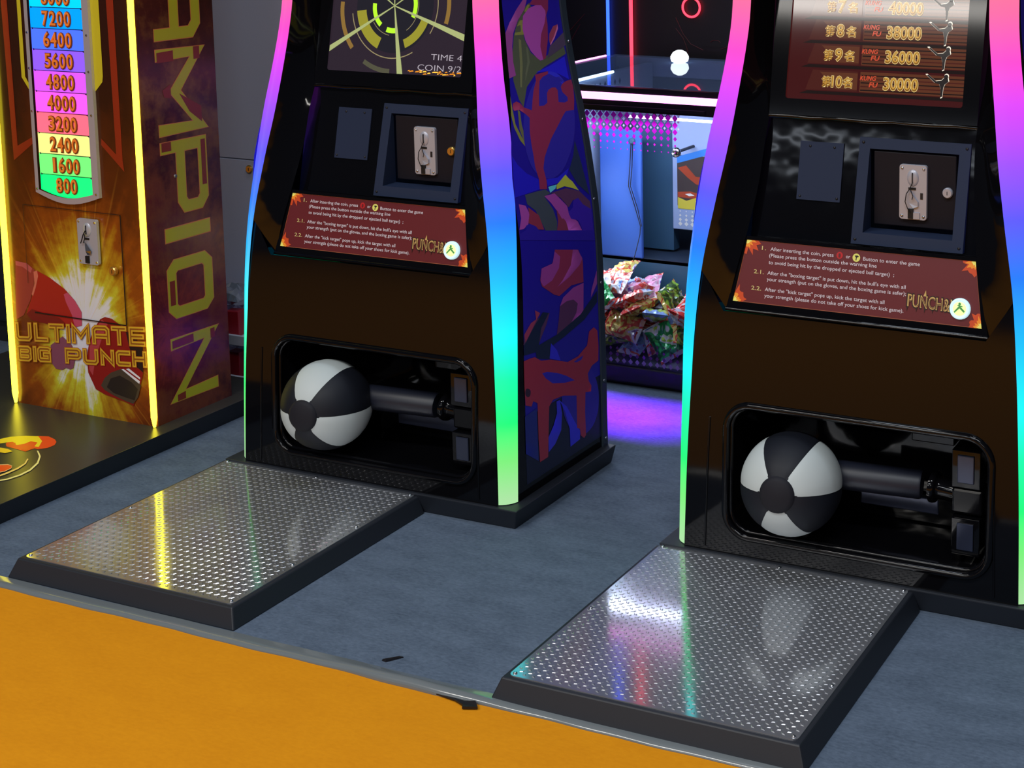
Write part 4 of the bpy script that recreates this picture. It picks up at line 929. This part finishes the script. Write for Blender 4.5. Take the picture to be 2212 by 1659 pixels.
# printed right side with CHAMPION
SX = FX1 + .006
b = MB()
spr = flame_print('flame_print_side', (.80, .32), ('Y', 'Z'), False)
b.box(FX1, SX, FY + .004, 1.018, PZ, 1.85, spr)
sd = b.build('side_panel', st)
b = MB()
cy_, co_, ci_ = mat('champion_yellow', (150, 150, 30), .25, g=1.6), mat('champion_edge', (190, 110, 60), .25, g=1.4), mat('champion_inner', (120, 45, 30), .25, g=1.3)
def champ(ch, zt, zb, v0=.794, v1=.968):     # letters turned a quarter: advance runs down, tops point to the back
    for m_, w_, d_ in ((co_, .036, .0006), (cy_, .032, .0009)):
        g_ = (.036 - w_) / 2
        wb = w_ * 1.0
        stroke_letter(b, ch, (-zt + g_, v0 + g_, -zb - g_, v1 - g_), (w_, wb), m_, lambda a, v, d: (SX + d, v, -a), d_)
    # darker wash inside part of each stroke
champ('N', .288, .098); champ('O', .510, .338); champ('P', .842, .632); champ('M', 1.100, .856); champ('A', 1.330, 1.120);
# I: a single bar
for m_, g_, d_ in ((co_, 0, .0006), (cy_, .0025, .0009)):
    b.add([(SX + d_, .795 + g_, .601 - g_), (SX + d_, .795 + g_, .558 + g_), (SX + d_, .968 - g_, .558 + g_), (SX + d_, .968 - g_, .601 - g_)], [(0, 1, 2, 3)], m_)
for P in ([(.80, 1.090), (.86, 1.092), (.86, 1.062), (.80, 1.062)], [(.935, 1.095), (.958, 1.095), (.958, 1.06), (.935, 1.06)], [(.815, .985), (.845, 1.0), (.845, .96), (.82, .965)], [(.875, .97), (.955, .925), (.955, .880), (.91, .915)],
          [(.80, .840), (.835, .840), (.835, .815), (.80, .815)], [(.945, .83), (.962, .83), (.962, .70), (.945, .70)], [(.80, .280), (.88, .282), (.88, .258), (.80, .258)], [(.945, .278), (.962, .278), (.962, .25), (.945, .25)], [(.81, .122), (.84, .125), (.84, .104), (.81, .104)], [(.803, .45), (.822, .45), (.822, .38), (.803, .38)]):
    b.poly2(P, ci_, lambda yv, z: (SX + .0013, yv, z))
b.build('champion_lettering', sd)
b = MB(); b.lathe([(.005, 0), (.005, .003), (.002, .004)], steel, Matrix.Translation((SX, .845, .742)) @ Matrix.Rotation(pi / 2, 4, 'Y'), 10); b.build('screw', sd)

# ------------------------------------------------------------------ grey cabinet and goods rack between the machines
gm = mat('grey_sheet_metal', (196, 200, 218), .45, .05)
gc = thing('metal_cabinet', 'tall grey metal cabinet with brass lock behind the orange strength tester', 'cabinet', (-.95, 1.75, 0))
b = MB(); b.box(-.55, .55, -.29, .30, 0, 2.1, gm); b.build('cabinet_body', gc)
for nm, z0, z1 in (('door', .05, .6635), ('door', .6665, 2.08)):
    b = MB(); b.box(-.545, .545, -.30, -.288, z0, z1, gm); dd = b.build(nm, gc, .0015)
    if z0 < .1:
        b = MB(); b.lathe([(.013, 0), (.013, .004), (.0105, .006), (.003, .006)], brass, face_y(.0285, -.30, .635), 18, False); b.box(.0278, .0292, -.307, -.3055, .630, .640, black); b.build('cam_lock', dd)
rk = thing('goods_rack', 'low white two-tier rack of wrapped goods behind the strength tester platform', 'rack', (-.95, 1.29, .0))
wm = mat('white_laminate', (200, 200, 212), .4)
shz = (.005, .135)
for z in shz:
    b = MB(); b.box(-.22, .30, -.075, .11, z, z + .012, wm); b.box(-.22, .30, -.085, -.075, z, z + .032, wm); b.build('tray', rk, .002)
for x in (-.22, .29):
    b = MB(); b.box(x, x + .01, .10, .12, 0, .25, wm); b.build('upright', rk)
film = mat('clear_wrap', (190, 175, 205), .12, .1, spec=.8)
silver = mat('silver_wrap', (170, 176, 186), .15, .7)
redb = mat('red_carton', (150, 22, 34), .35)
def pillow(L, Wd, H, m, m2=None, seed=0, crink=.12, stripes=0):
    r = random.Random(seed); mb = MB(); NU, NV = 13, 9
    for side in (1, -1):
        rows = []
        for i in range(NU):
            u = -1 + 2 * i / (NU - 1); row = []
            for j in range(NV):
                v = -1 + 2 * j / (NV - 1)
                e = max(0, 1 - abs(u) ** 3.0) * max(0, 1 - abs(v) ** 3.5)
                hh = H / 2 * e ** .55 * (1 + crink * 2.2 * (r.random() - .5)) if e > 0 else 0
                edge = (i in (0, NU - 1) or j in (0, NV - 1))
                wv = 1 - .10 * (1 - abs(u) ** 4)
                row.append((u * L / 2, v * Wd / 2 * (1.0 if edge and abs(u) > .9 else wv), 0 if edge else side * hh))
            rows.append(row)
        o = len(mb.v)
        n = NV; vs = [p for q in rows for p in q]
        for i in range(NU - 1):
            mm = m2 if (m2 and (i in (0, NU - 2) or (stripes and (i + stripes) % 4 == 0))) else m
            mb.add([], [], mm)
        mb.v += vs
        for i in range(NU - 1):
            mm = m2 if (m2 and (i in (0, NU - 2) or (stripes and (i + stripes) % 4 == 0))) else m
            for j in range(NV - 1):
                f = (o + i * n + j, o + i * n + j + 1, o + (i + 1) * n + j + 1, o + (i + 1) * n + j)
                mb.f.append(f[::-1] if side > 0 else f); mb.mi.append(mb.mid(mm)); mb.sm.append(False)
    return mb
def place(o, loc, rot): o.location = loc; o.rotation_euler = [radians(a) for a in rot]; return o
for nm, lab, loc, rot, sz, m_, grp in (
    ('wrapped_packet', 'crinkled pinkish clear packet on the upper tray of the white rack', (-.955, 1.288, .186), (32, 0, 6), (.17, .12, .05), film, 'wrapped goods'),
    ('wrapped_packet', 'crinkled pinkish clear packet on the lower tray of the white rack', (-.965, 1.288, .058), (32, 0, -6), (.15, .11, .05), film, 'wrapped goods'),
    ('wrapped_packet', 'silver crinkled packet topmost on the white rack', (-.94, 1.31, .262), (6, 0, 4), (.24, .13, .045), silver, 'wrapped goods')):
    o = pillow(*sz, m_, None, len(lab), .5).build(nm); place(o, loc, rot); tag(o, lab, 'packet', grp)
for lab, loc, ang in (('red carton on the upper tray of the white rack', (-.845, 1.262, .1475), 12), ('red carton on the lower tray of the white rack', (-.843, 1.262, .0175), 4)):
    b = MB(); b.box(-.014, .030, -.02, .02, 0, .080, redb); o = b.build('carton', None, .002); o.location = loc; o.rotation_euler = (0, 0, radians(ang)); tag(o, lab, 'carton', 'red cartons')
bk = thing('arcade_cabinet', 'black arcade cabinet standing far left behind the strength tester', 'arcade machine', (-2.10, 1.55, 0))
b = MB(); b.box(-.35, .35, -.3, .3, .08, 1.9, satin); b.build('cabinet_body', bk, .01)
b = MB(); b.box(-.33, .33, -.27, .28, 0, .08, matte); b.build('plinth', bk)

# ------------------------------------------------------------------ candy machine in the gap
cm = thing('candy_machine', 'pink-lit glass candy machine heaped with snack packets between the two punch machines', 'candy machine', (0, 0, 0))
X0, X1, Y0, Y1 = -.14, .70, 1.68, 2.42
dk = mat('purple_black', (22, 16, 30), .35)
b = MB(); b.box(X0, X1, Y0 + .02, Y1, 0, .03, black); b.box(X0, X1, Y0 + .004, Y1, .012, .062, black); b.build('base', cm, .003)
for x in (X0, X1 - .075):
    for y in (Y0, Y1 - .04):
        b = MB(); b.box(x, x + (.04 if x == X0 else .075), y + .001, y + .04, .062, .90, dk); b.build('corner_post', cm, .003)
b = MB(); b.box(X0, X1, Y0, Y0 + .03, .862, .895, dk); b.box(X0, X1, Y0, Y0 + .03, .918, .935, dk); b.box(X0, X0 + .03, Y0 + .03, Y1, .862, .935, dk); b.box(X1 - .03, X1, Y0 + .03, Y1, .862, .935, dk); b.box(X0 + .03, X1 - .03, Y1 - .012, Y1, .862, .935, mat('top_back_grey', (110, 125, 160), .4)); b.build('top_frame', cm)
pk = mat('pink_light_bar', (255, 200, 250), .3, emit=(255, 150, 240), strength=2.6)
b = MB(); b.box(X0, X1, Y0 - .004, Y0 + .02, .8955, .9175, pk); b.build('light_bar', cm, .002)
b = MB(); b.tube([(X0 + .008, Y0 + .04, .938), (X0 + .004, Y1 - .04, .938)], .004, pk, 8); b.build('side_light', cm)
def glass_mat(name, tint, refl):
    m = bpy.data.materials.new(name); m.use_nodes = True; nt = m.node_tree; N = nt.nodes; Lk = nt.links
    for n in list(N): N.remove(n)
    o = N.new('ShaderNodeOutputMaterial'); t = N.new('ShaderNodeBsdfTransparent'); g = N.new('ShaderNodeBsdfGlossy'); mx = N.new('ShaderNodeMixShader'); f = N.new('ShaderNodeFresnel')
    f.inputs['IOR'].default_value = refl; t.inputs[0].default_value = (*tint, 1); g.inputs['Roughness'].default_value = .02
    Lk.new(f.outputs[0], mx.inputs[0]); Lk.new(t.outputs[0], mx.inputs[1]); Lk.new(g.outputs[0], mx.inputs[2]); Lk.new(mx.outputs[0], o.inputs[0])
    return m
def lit_haze(m, c, f):  # mixes in a diffuse haze so the glass looks lit
    nt = m.node_tree; N = nt.nodes; Lk = nt.links; o = next(n for n in N if n.type == 'OUTPUT_MATERIAL'); src = o.inputs[0].links[0].from_socket
    d = N.new('ShaderNodeBsdfDiffuse'); d.inputs[0].default_value = (*lin(c), 1); mx = N.new('ShaderNodeMixShader'); mx.inputs[0].default_value = f
    Lk.new(src, mx.inputs[1]); Lk.new(d.outputs[0], mx.inputs[2]); Lk.new(mx.outputs[0], o.inputs[0]); return m
gl = glass_mat('pane_glass', (.93, .96, .97), 1.45); glt = lit_haze(glass_mat('top_glass', (.86, .91, .95), 1.5), (120, 150, 200), .22)
b = MB(); b.add([(X0 + .02, Y0 + .03, .936), (X1 - .02, Y0 + .03, .936), (X1 - .02, Y1, .940), (X0 + .02, Y1, .940)], [(0, 1, 2, 3)], glt); b.build('top_glass', cm)
b = MB(); b.add([(X0 + .04, Y0 + .012, .062), (X1 - .075, Y0 + .012, .062), (X1 - .075, Y0 + .012, .862), (X0 + .04, Y0 + .012, .862)], [(0, 1, 2, 3)], gl)
def vinyl_print(name, c):
    m = bpy.data.materials.new(name); m.use_nodes = True; nt = m.node_tree; N = nt.nodes; Lk = nt.links
    for n in list(N): N.remove(n)
    o = N.new('ShaderNodeOutputMaterial'); t = N.new('ShaderNodeBsdfTranslucent'); g = N.new('ShaderNodeBsdfDiffuse'); mx = N.new('ShaderNodeMixShader')
    t.inputs[0].default_value = (*lin(c), 1); g.inputs[0].default_value = (*lin(c), 1); mx.inputs[0].default_value = .6
    Lk.new(t.outputs[0], mx.inputs[1]); Lk.new(g.outputs[0], mx.inputs[2]); Lk.new(mx.outputs[0], o.inputs[0])
    return m
dm = [vinyl_print('diamond_magenta', (235, 30, 215)), vinyl_print('diamond_lilac', (225, 205, 250))]
dlow = [mat('diamond_low_lilac', (120, 100, 135), .5), mat('diamond_low_plum', (64, 24, 62), .5)]
def dia(x, z, h, m, d=.0):
    b.add([(x - h, Y0 + .0112 - d, z), (x, Y0 + .0112 - d, z - h * 1.15), (x + h, Y0 + .0112 - d, z), (x, Y0 + .0112 - d, z + h * 1.15)], [(0, 1, 2, 3)], m)
NX = 26
for i in range(NX):
    x = X0 + .05 + .0232 * i
    if x > X1 - .085: break
    for k, h in enumerate((.0100, .0098, .0088, .0066, .0042, .0026)): dia(x, .849 - .0208 * k, h, dm[0])
    for k, h in enumerate((.0070, .0050, .0040)): 
        if x + .0116 < X1 - .085: dia(x + .0116, .8594 - .0208 * k, h, dm[1], .0002)
    for k, h in enumerate((.0080, .0066, .0050, .0036)): dia(x, .078 + .019 * k, h, dlow[min(k, 1)])
b.build('front_glass', cm)
# interior
ti_ = mat('interior_white', (150, 168, 205), .4); tl = mat('tower_blue', (58, 96, 180), .6, spec=.25); sl = mat('slot_teal', (50, 84, 110), .5); inn_ = mat('interior_dark', (30, 40, 58), .5)
b = MB(); b.box(X0 + .03, X1 - .03, Y1 - .03, Y1 - .01, .062, .87, inn_); b.build('back_wall', cm)
b = MB(); b.box(X0 + .16, X0 + .185, Y0 + .19, Y1 - .03, .337, .92, ti_); sw = b.build('side_wall', cm)
b = MB()
for i in range(9):
    for k in range(2):
        y = Y0 + .21 + .033 * i; z = .885 - .032 * k
        b.add([(X0 + .1855, y - .008, z), (X0 + .1855, y, z - .012), (X0 + .1855, y + .008, z), (X0 + .1855, y, z + .012)], [(0, 1, 2, 3)], mat('diamond_blue', (40, 60, 100), .5))
b.build('diamond_print', sw)
wl = mat('white_light_tube', (220, 240, 255), .3, emit=(205, 240, 255), strength=7.0)
b = MB(); b.tube([(X0 + .196, Y0 + .19, .922), (X0 + .190, Y0 + .42, .922)], .0050, wl, 8); b.build('light_tube', cm)
b = MB(); b.tube([(.30, Y0 + .06, .838), (X1 - .09, Y0 + .06, .838)], .004, mat('white_light_strip', (220, 230, 255), .3, emit=(205, 215, 255), strength=6.0), 8); b.build('light_tube', cm)
b = MB(); b.box(.080, .234, 1.95, 1.962, .335, .757, tl); tw = b.build('dispenser_tower', cm, .004)
b = MB(); b.lathe([(.011, 0), (.011, .006), (.006, .010)], sl, face_y(.203, 1.95, .722), 16)
b.tube([(.200, 1.944, .712), (.196, 1.942, .64), (.190, 1.942, .575), (.214, 1.944, .50), (.232, 1.942, .445), (.236, 1.930, .42), (.224, 1.92, .36), (.212, 1.91, .31)], .0016, black, 6)
b.tube([(.206, 1.944, .712), (.204, 1.942, .64), (.197, 1.942, .575), (.222, 1.944, .50), (.236, 1.942, .445)], .0016, black, 6); b.build('cable', tw)
b = MB(); b.box(.150, .292, 2.06, 2.10, .345, .78, sl); b.build('slot_panel', cm)
b = MB(); b.box(.294, .52, 2.05, 2.10, .420, .80, ti_); pp = b.build('white_pillar', cm, .003)
b = MB()
pc = [mat('poster_%d' % i, c, .35) for i, c in enumerate(((60, 130, 210), (70, 60, 60), (170, 70, 45), (205, 190, 70), (225, 225, 220)))]
q = lambda x, z, d=.0: (x, 2.0495 - d, z)
b.add([q(.312, .500), q(.505, .500), q(.505, .668), q(.312, .668)], [(0, 1, 2, 3)], pc[1])
b.poly2([(.312, .640), (.505, .700), (.505, .722), (.312, .662)], pc[0], lambda x, z: q(x, z, .0006))
b.poly2([(.314, .625), (.345, .635), (.38, .60), (.42, .60), (.43, .57), (.38, .575), (.35, .595)], pc[2], lambda x, z: q(x, z, .0006))
b.poly2([(.314, .545), (.36, .55), (.41, .54), (.45, .545), (.45, .525), (.314, .528)], pc[2], lambda x, z: q(x, z, .0006))
b.poly2([(.34, .540), (.36, .544), (.375, .537), (.355, .534)], pc[4], lambda x, z: q(x, z, .0009))
b.poly2([(.314, .528), (.345, .518), (.38, .53), (.43, .515), (.50, .525), (.50, .49), (.314, .49)], pc[3], lambda x, z: q(x, z, .0008))
for i in range(4):
    for k in range(4): b.poly2([(p[0], p[1]) for p in disc(.322 + .022 * i, .482 - .014 * k, .003 + .0016 * k, n=4)], pc[4], lambda x, z: q(x, z, .0006))
b.build('poster', pp)
b = MB(); b.lathe([(.016, 0), (.016, .008), (.010, .012), (.0005, .013)], chrome, face_y(.372, 1.93, .700), 18); b.lathe([(.005, 0), (.005, .12)], satin, Matrix.Translation((.372, 1.93, .70)) @ Matrix.Rotation(-pi / 2, 4, 'X'), 10); b.build('crane_knob', cm)
b = MB(); b.box(X0 + .03, X1 - .03, 1.955, 1.965, .10, .335, sl); b.box(X0 + .03, X1 - .03, 1.955, Y1 - .03, .325, .337, inn_); b.build('tray_back', cm)
b = MB(); b.add([(x, y, z) for x in (X0 + .03, X1 - .03) for y, z in ((1.695, .072), (1.955, .183), (1.955, .062), (1.695, .062))], [(0, 4, 5, 1), (1, 5, 6, 2), (2, 6, 7, 3), (3, 7, 4, 0), (0, 1, 2, 3), (7, 6, 5, 4)], inn_); b.build('tray_floor', cm)
# beacon on the top glass and added purple lamp for the floor
b = MB(); bm_ = mat('beacon_white', (240, 250, 255), .2, emit=(235, 250, 255), strength=3.0)
b.lathe([(.018, 0), (.030, .006), (.033, .018), (.033, .024), (.024, .040), (.010, .048), (.0005, .049)], bm_, Matrix.Translation((.205, 2.285, .9390)) @ Matrix.Diagonal((.95, .95, .9, 1)), 20); b.build('beacon_lamp', cm)
b = MB(); b.box(X0 + .10, X1 - .10, Y0 - .016, Y0 - .004, .870, .880, dk); b.build('pool_lamp_rail', cm)  # rail added as a mount for the purple lamp
l = bpy.data.lights.new('purple_pool_lamp', 'AREA'); l.shape = 'RECTANGLE'; l.size = .66; l.size_y = .01; l.energy = 9.5; l.color = (.22, .0, 1.0); l.spread = radians(24)   # added under the light bar, beam shaped for a purple pool on the floor
lo = bpy.data.objects.new('purple_pool_lamp', l); COL.objects.link(lo); lo.location = (.30, 1.670, .866); lo.rotation_euler = (radians(-14), 0, 0)
l = bpy.data.lights.new('interior_light', 'AREA'); l.shape = 'RECTANGLE'; l.size = .5; l.size_y = .04; l.energy = 3.4; l.color = (.70, .80, 1.0)
lo = bpy.data.objects.new('interior_light', l); COL.objects.link(lo); lo.location = (.34, 1.76, .855); lo.rotation_euler = (radians(14), 0, 0)

l = bpy.data.lights.new('tray_fill', 'AREA'); l.shape = 'RECTANGLE'; l.size = .3; l.size_y = .06; l.energy = 3.0; l.color = (.92, .95, 1.0)  # added fill, out of view, brightens the packets
lo = bpy.data.objects.new('tray_fill', l); COL.objects.link(lo); lo.location = (-.06, 1.83, .50); lo.rotation_euler = (0, radians(-48), 0)
l = bpy.data.lights.new('lid_fill', 'AREA'); l.shape = 'RECTANGLE'; l.size = .6; l.size_y = .02; l.energy = 1.1; l.color = (.62, .75, 1.0)  # added fill to brighten the back wall seen through the top glass
lo = bpy.data.objects.new('lid_fill', l); COL.objects.link(lo); lo.location = (.34, 1.73, .905); lo.rotation_euler = (radians(90), 0, 0); lo.rotation_euler = (radians(-92), 0, 0)
# snack packets heaped behind the front glass
pal = {'green': (30, 160, 75), 'red': (225, 62, 55), 'yellow': (232, 215, 120), 'clear': (225, 222, 238), 'blue': (140, 175, 235), 'pink': (235, 160, 200), 'lime': (175, 225, 120), 'olive': (70, 100, 50), 'purple': (140, 110, 200)}
accent = {'green': ((20, 110, 50), (190, 225, 90)), 'red': ((240, 190, 170), (170, 30, 40)), 'yellow': ((215, 80, 60), (150, 110, 190)), 'clear': ((215, 90, 80), (110, 150, 225)), 'blue': ((160, 190, 240), (225, 120, 110)), 'pink': ((240, 200, 225), (120, 90, 200)), 'lime': ((235, 225, 130), (90, 160, 220)), 'olive': ((150, 190, 60), (225, 215, 80)), 'purple': ((190, 170, 230), (70, 60, 150))}
lbl = {'green': 'shiny green', 'red': 'red', 'yellow': 'yellow', 'clear': 'clear whitish', 'blue': 'light blue', 'pink': 'pink', 'lime': 'lime green', 'olive': 'dark olive', 'purple': 'violet'}
def foil(k):
    m = mat('foil_' + k, pal[k], .2, .1, spec=.8)
    if not m.get('done'):
        m['done'] = 1
        nt, N, Lk, B = nodes(m)
        tc = N.new('ShaderNodeTexCoord'); v = N.new('ShaderNodeTexVoronoi'); v.inputs['Scale'].default_value = 42
        n = N.new('ShaderNodeTexNoise'); n.inputs['Scale'].default_value = 15; n.inputs['Detail'].default_value = 2; n.inputs['Distortion'].default_value = .8
        rp = N.new('ShaderNodeValToRGB'); c = lin(pal[k]); a1, a2 = accent[k]
        ramp(rp, [(.0, c), (.40, c), (.42, lin(a1)), (.47, lin(a1)), (.49, c), (.56, c), (.58, lin((232, 232, 238))), (.63, lin((232, 232, 238))), (.65, lin(a2)), (.72, lin(a2))])
        Lk.new(tc.outputs['Object'], n.inputs['Vector']); Lk.new(n.outputs['Fac'], rp.inputs['Fac']); Lk.new(rp.outputs['Color'], B.inputs['Base Color'])
        bp = N.new('ShaderNodeBump'); bp.inputs['Strength'].default_value = .6; bp.inputs['Distance'].default_value = .005
        Lk.new(tc.outputs['Object'], v.inputs['Vector']); Lk.new(v.outputs['Distance'], bp.inputs['Height']); Lk.new(bp.outputs['Normal'], B.inputs['Normal'])
    return m
protos = {}
rp_ = random.Random(21)
second = {'green': 'clear', 'red': 'clear', 'yellow': 'red', 'clear': 'red', 'blue': 'clear', 'pink': 'red', 'lime': 'blue', 'olive': 'yellow', 'purple': 'clear'}
def packet(k, loc, rot, s=1.0):
    if k not in protos:
        protos[k] = pillow(.128, .088, .032, foil(k), foil(second[k]), len(protos) + 2, .45, 0).build('snack_packet'); o = protos[k]
    else:
        o = protos[k].copy(); COL.objects.link(o)
    o.location = loc; o.rotation_euler = [radians(a) for a in rot]; o.scale = (s, s, s)
    return tag(o, '%s crinkled snack packet in the heap inside the pink-lit candy machine' % lbl[k], 'snack packet', 'snack packets in the candy machine')
kinds = ['yellow', 'clear', 'blue', 'green', 'red', 'clear', 'lime', 'red', 'yellow', 'pink', 'green', 'purple', 'clear', 'red', 'olive', 'blue']
for i, (x, y, z, a, c, e) in enumerate(HEAP): packet(kinds[(i * 5 + i // 7) % 16], (x, y, z), (a, c, e))

# ------------------------------------------------------------------ dark backdrop with neon
WY = 2.62
wbm = mat('backdrop_black', (12, 8, 18), .45)
b = MB(); b.box(-.62, 2.6, WY, WY + .08, 0, 2.6, wbm)  # stands for the dark cabinet of another machine
tag(b.build('backdrop_cabinet'), kind='structure')
dred = mat('line_art_red', (74, 14, 26), .5)
b = MB()
def la(pts, r=.0014): b.tube([(x, WY - .001, z) for x, z in pts], r, dred, 5)
for s in (1,):
    la([(.02, 1.06), (.05, 1.00), (.08, .965), (.13, .945)]); la([(.02, 1.02), (.05, .985), (.065, .95), (.07, .92)])
    la([(.32, 1.06), (.28, 1.0), (.25, .97), (.20, .95)]); la([(.16, .975), (.17, .982), (.19, .982), (.20, .975)]); la([(-.36, 1.06), (-.42, 1.0), (-.47, .97)]); la([(-.38, 1.02), (-.42, .96), (-.44, .92)])
tag(b.build('wing_emblem'), 'faint dark red wing line art on the black backdrop under the red neon ring', 'emblem')
nb = mat('neon_blue', (40, 70, 255), .3, emit=(40, 80, 255), strength=3.5); nr = mat('neon_red', (255, 40, 60), .3, emit=(255, 55, 75), strength=3.0)
b = MB(); b.tube([(-.255, WY - .012, .90), (-.255, WY - .012, 1.8)], .0062, nb, 8); tag(b.build('neon_tube'), 'vertical blue neon tube on the black backdrop above the candy machine', 'neon light')
b = MB(); b.tube([(-.158, WY - .012, .90), (-.158, WY - .012, 1.8)], .0068, nr, 8); tag(b.build('neon_tube'), 'vertical red neon tube on the black backdrop beside the blue one', 'neon light')
b = MB(); b.tube([(.088 + .0345 * cos(2 * pi * i / 32), WY - .010, 1.099 + .0345 * sin(2 * pi * i / 32)) for i in range(32)], .0042, nr, 8, True); tag(b.build('neon_ring'), 'glowing red neon ring on the black backdrop', 'neon light')
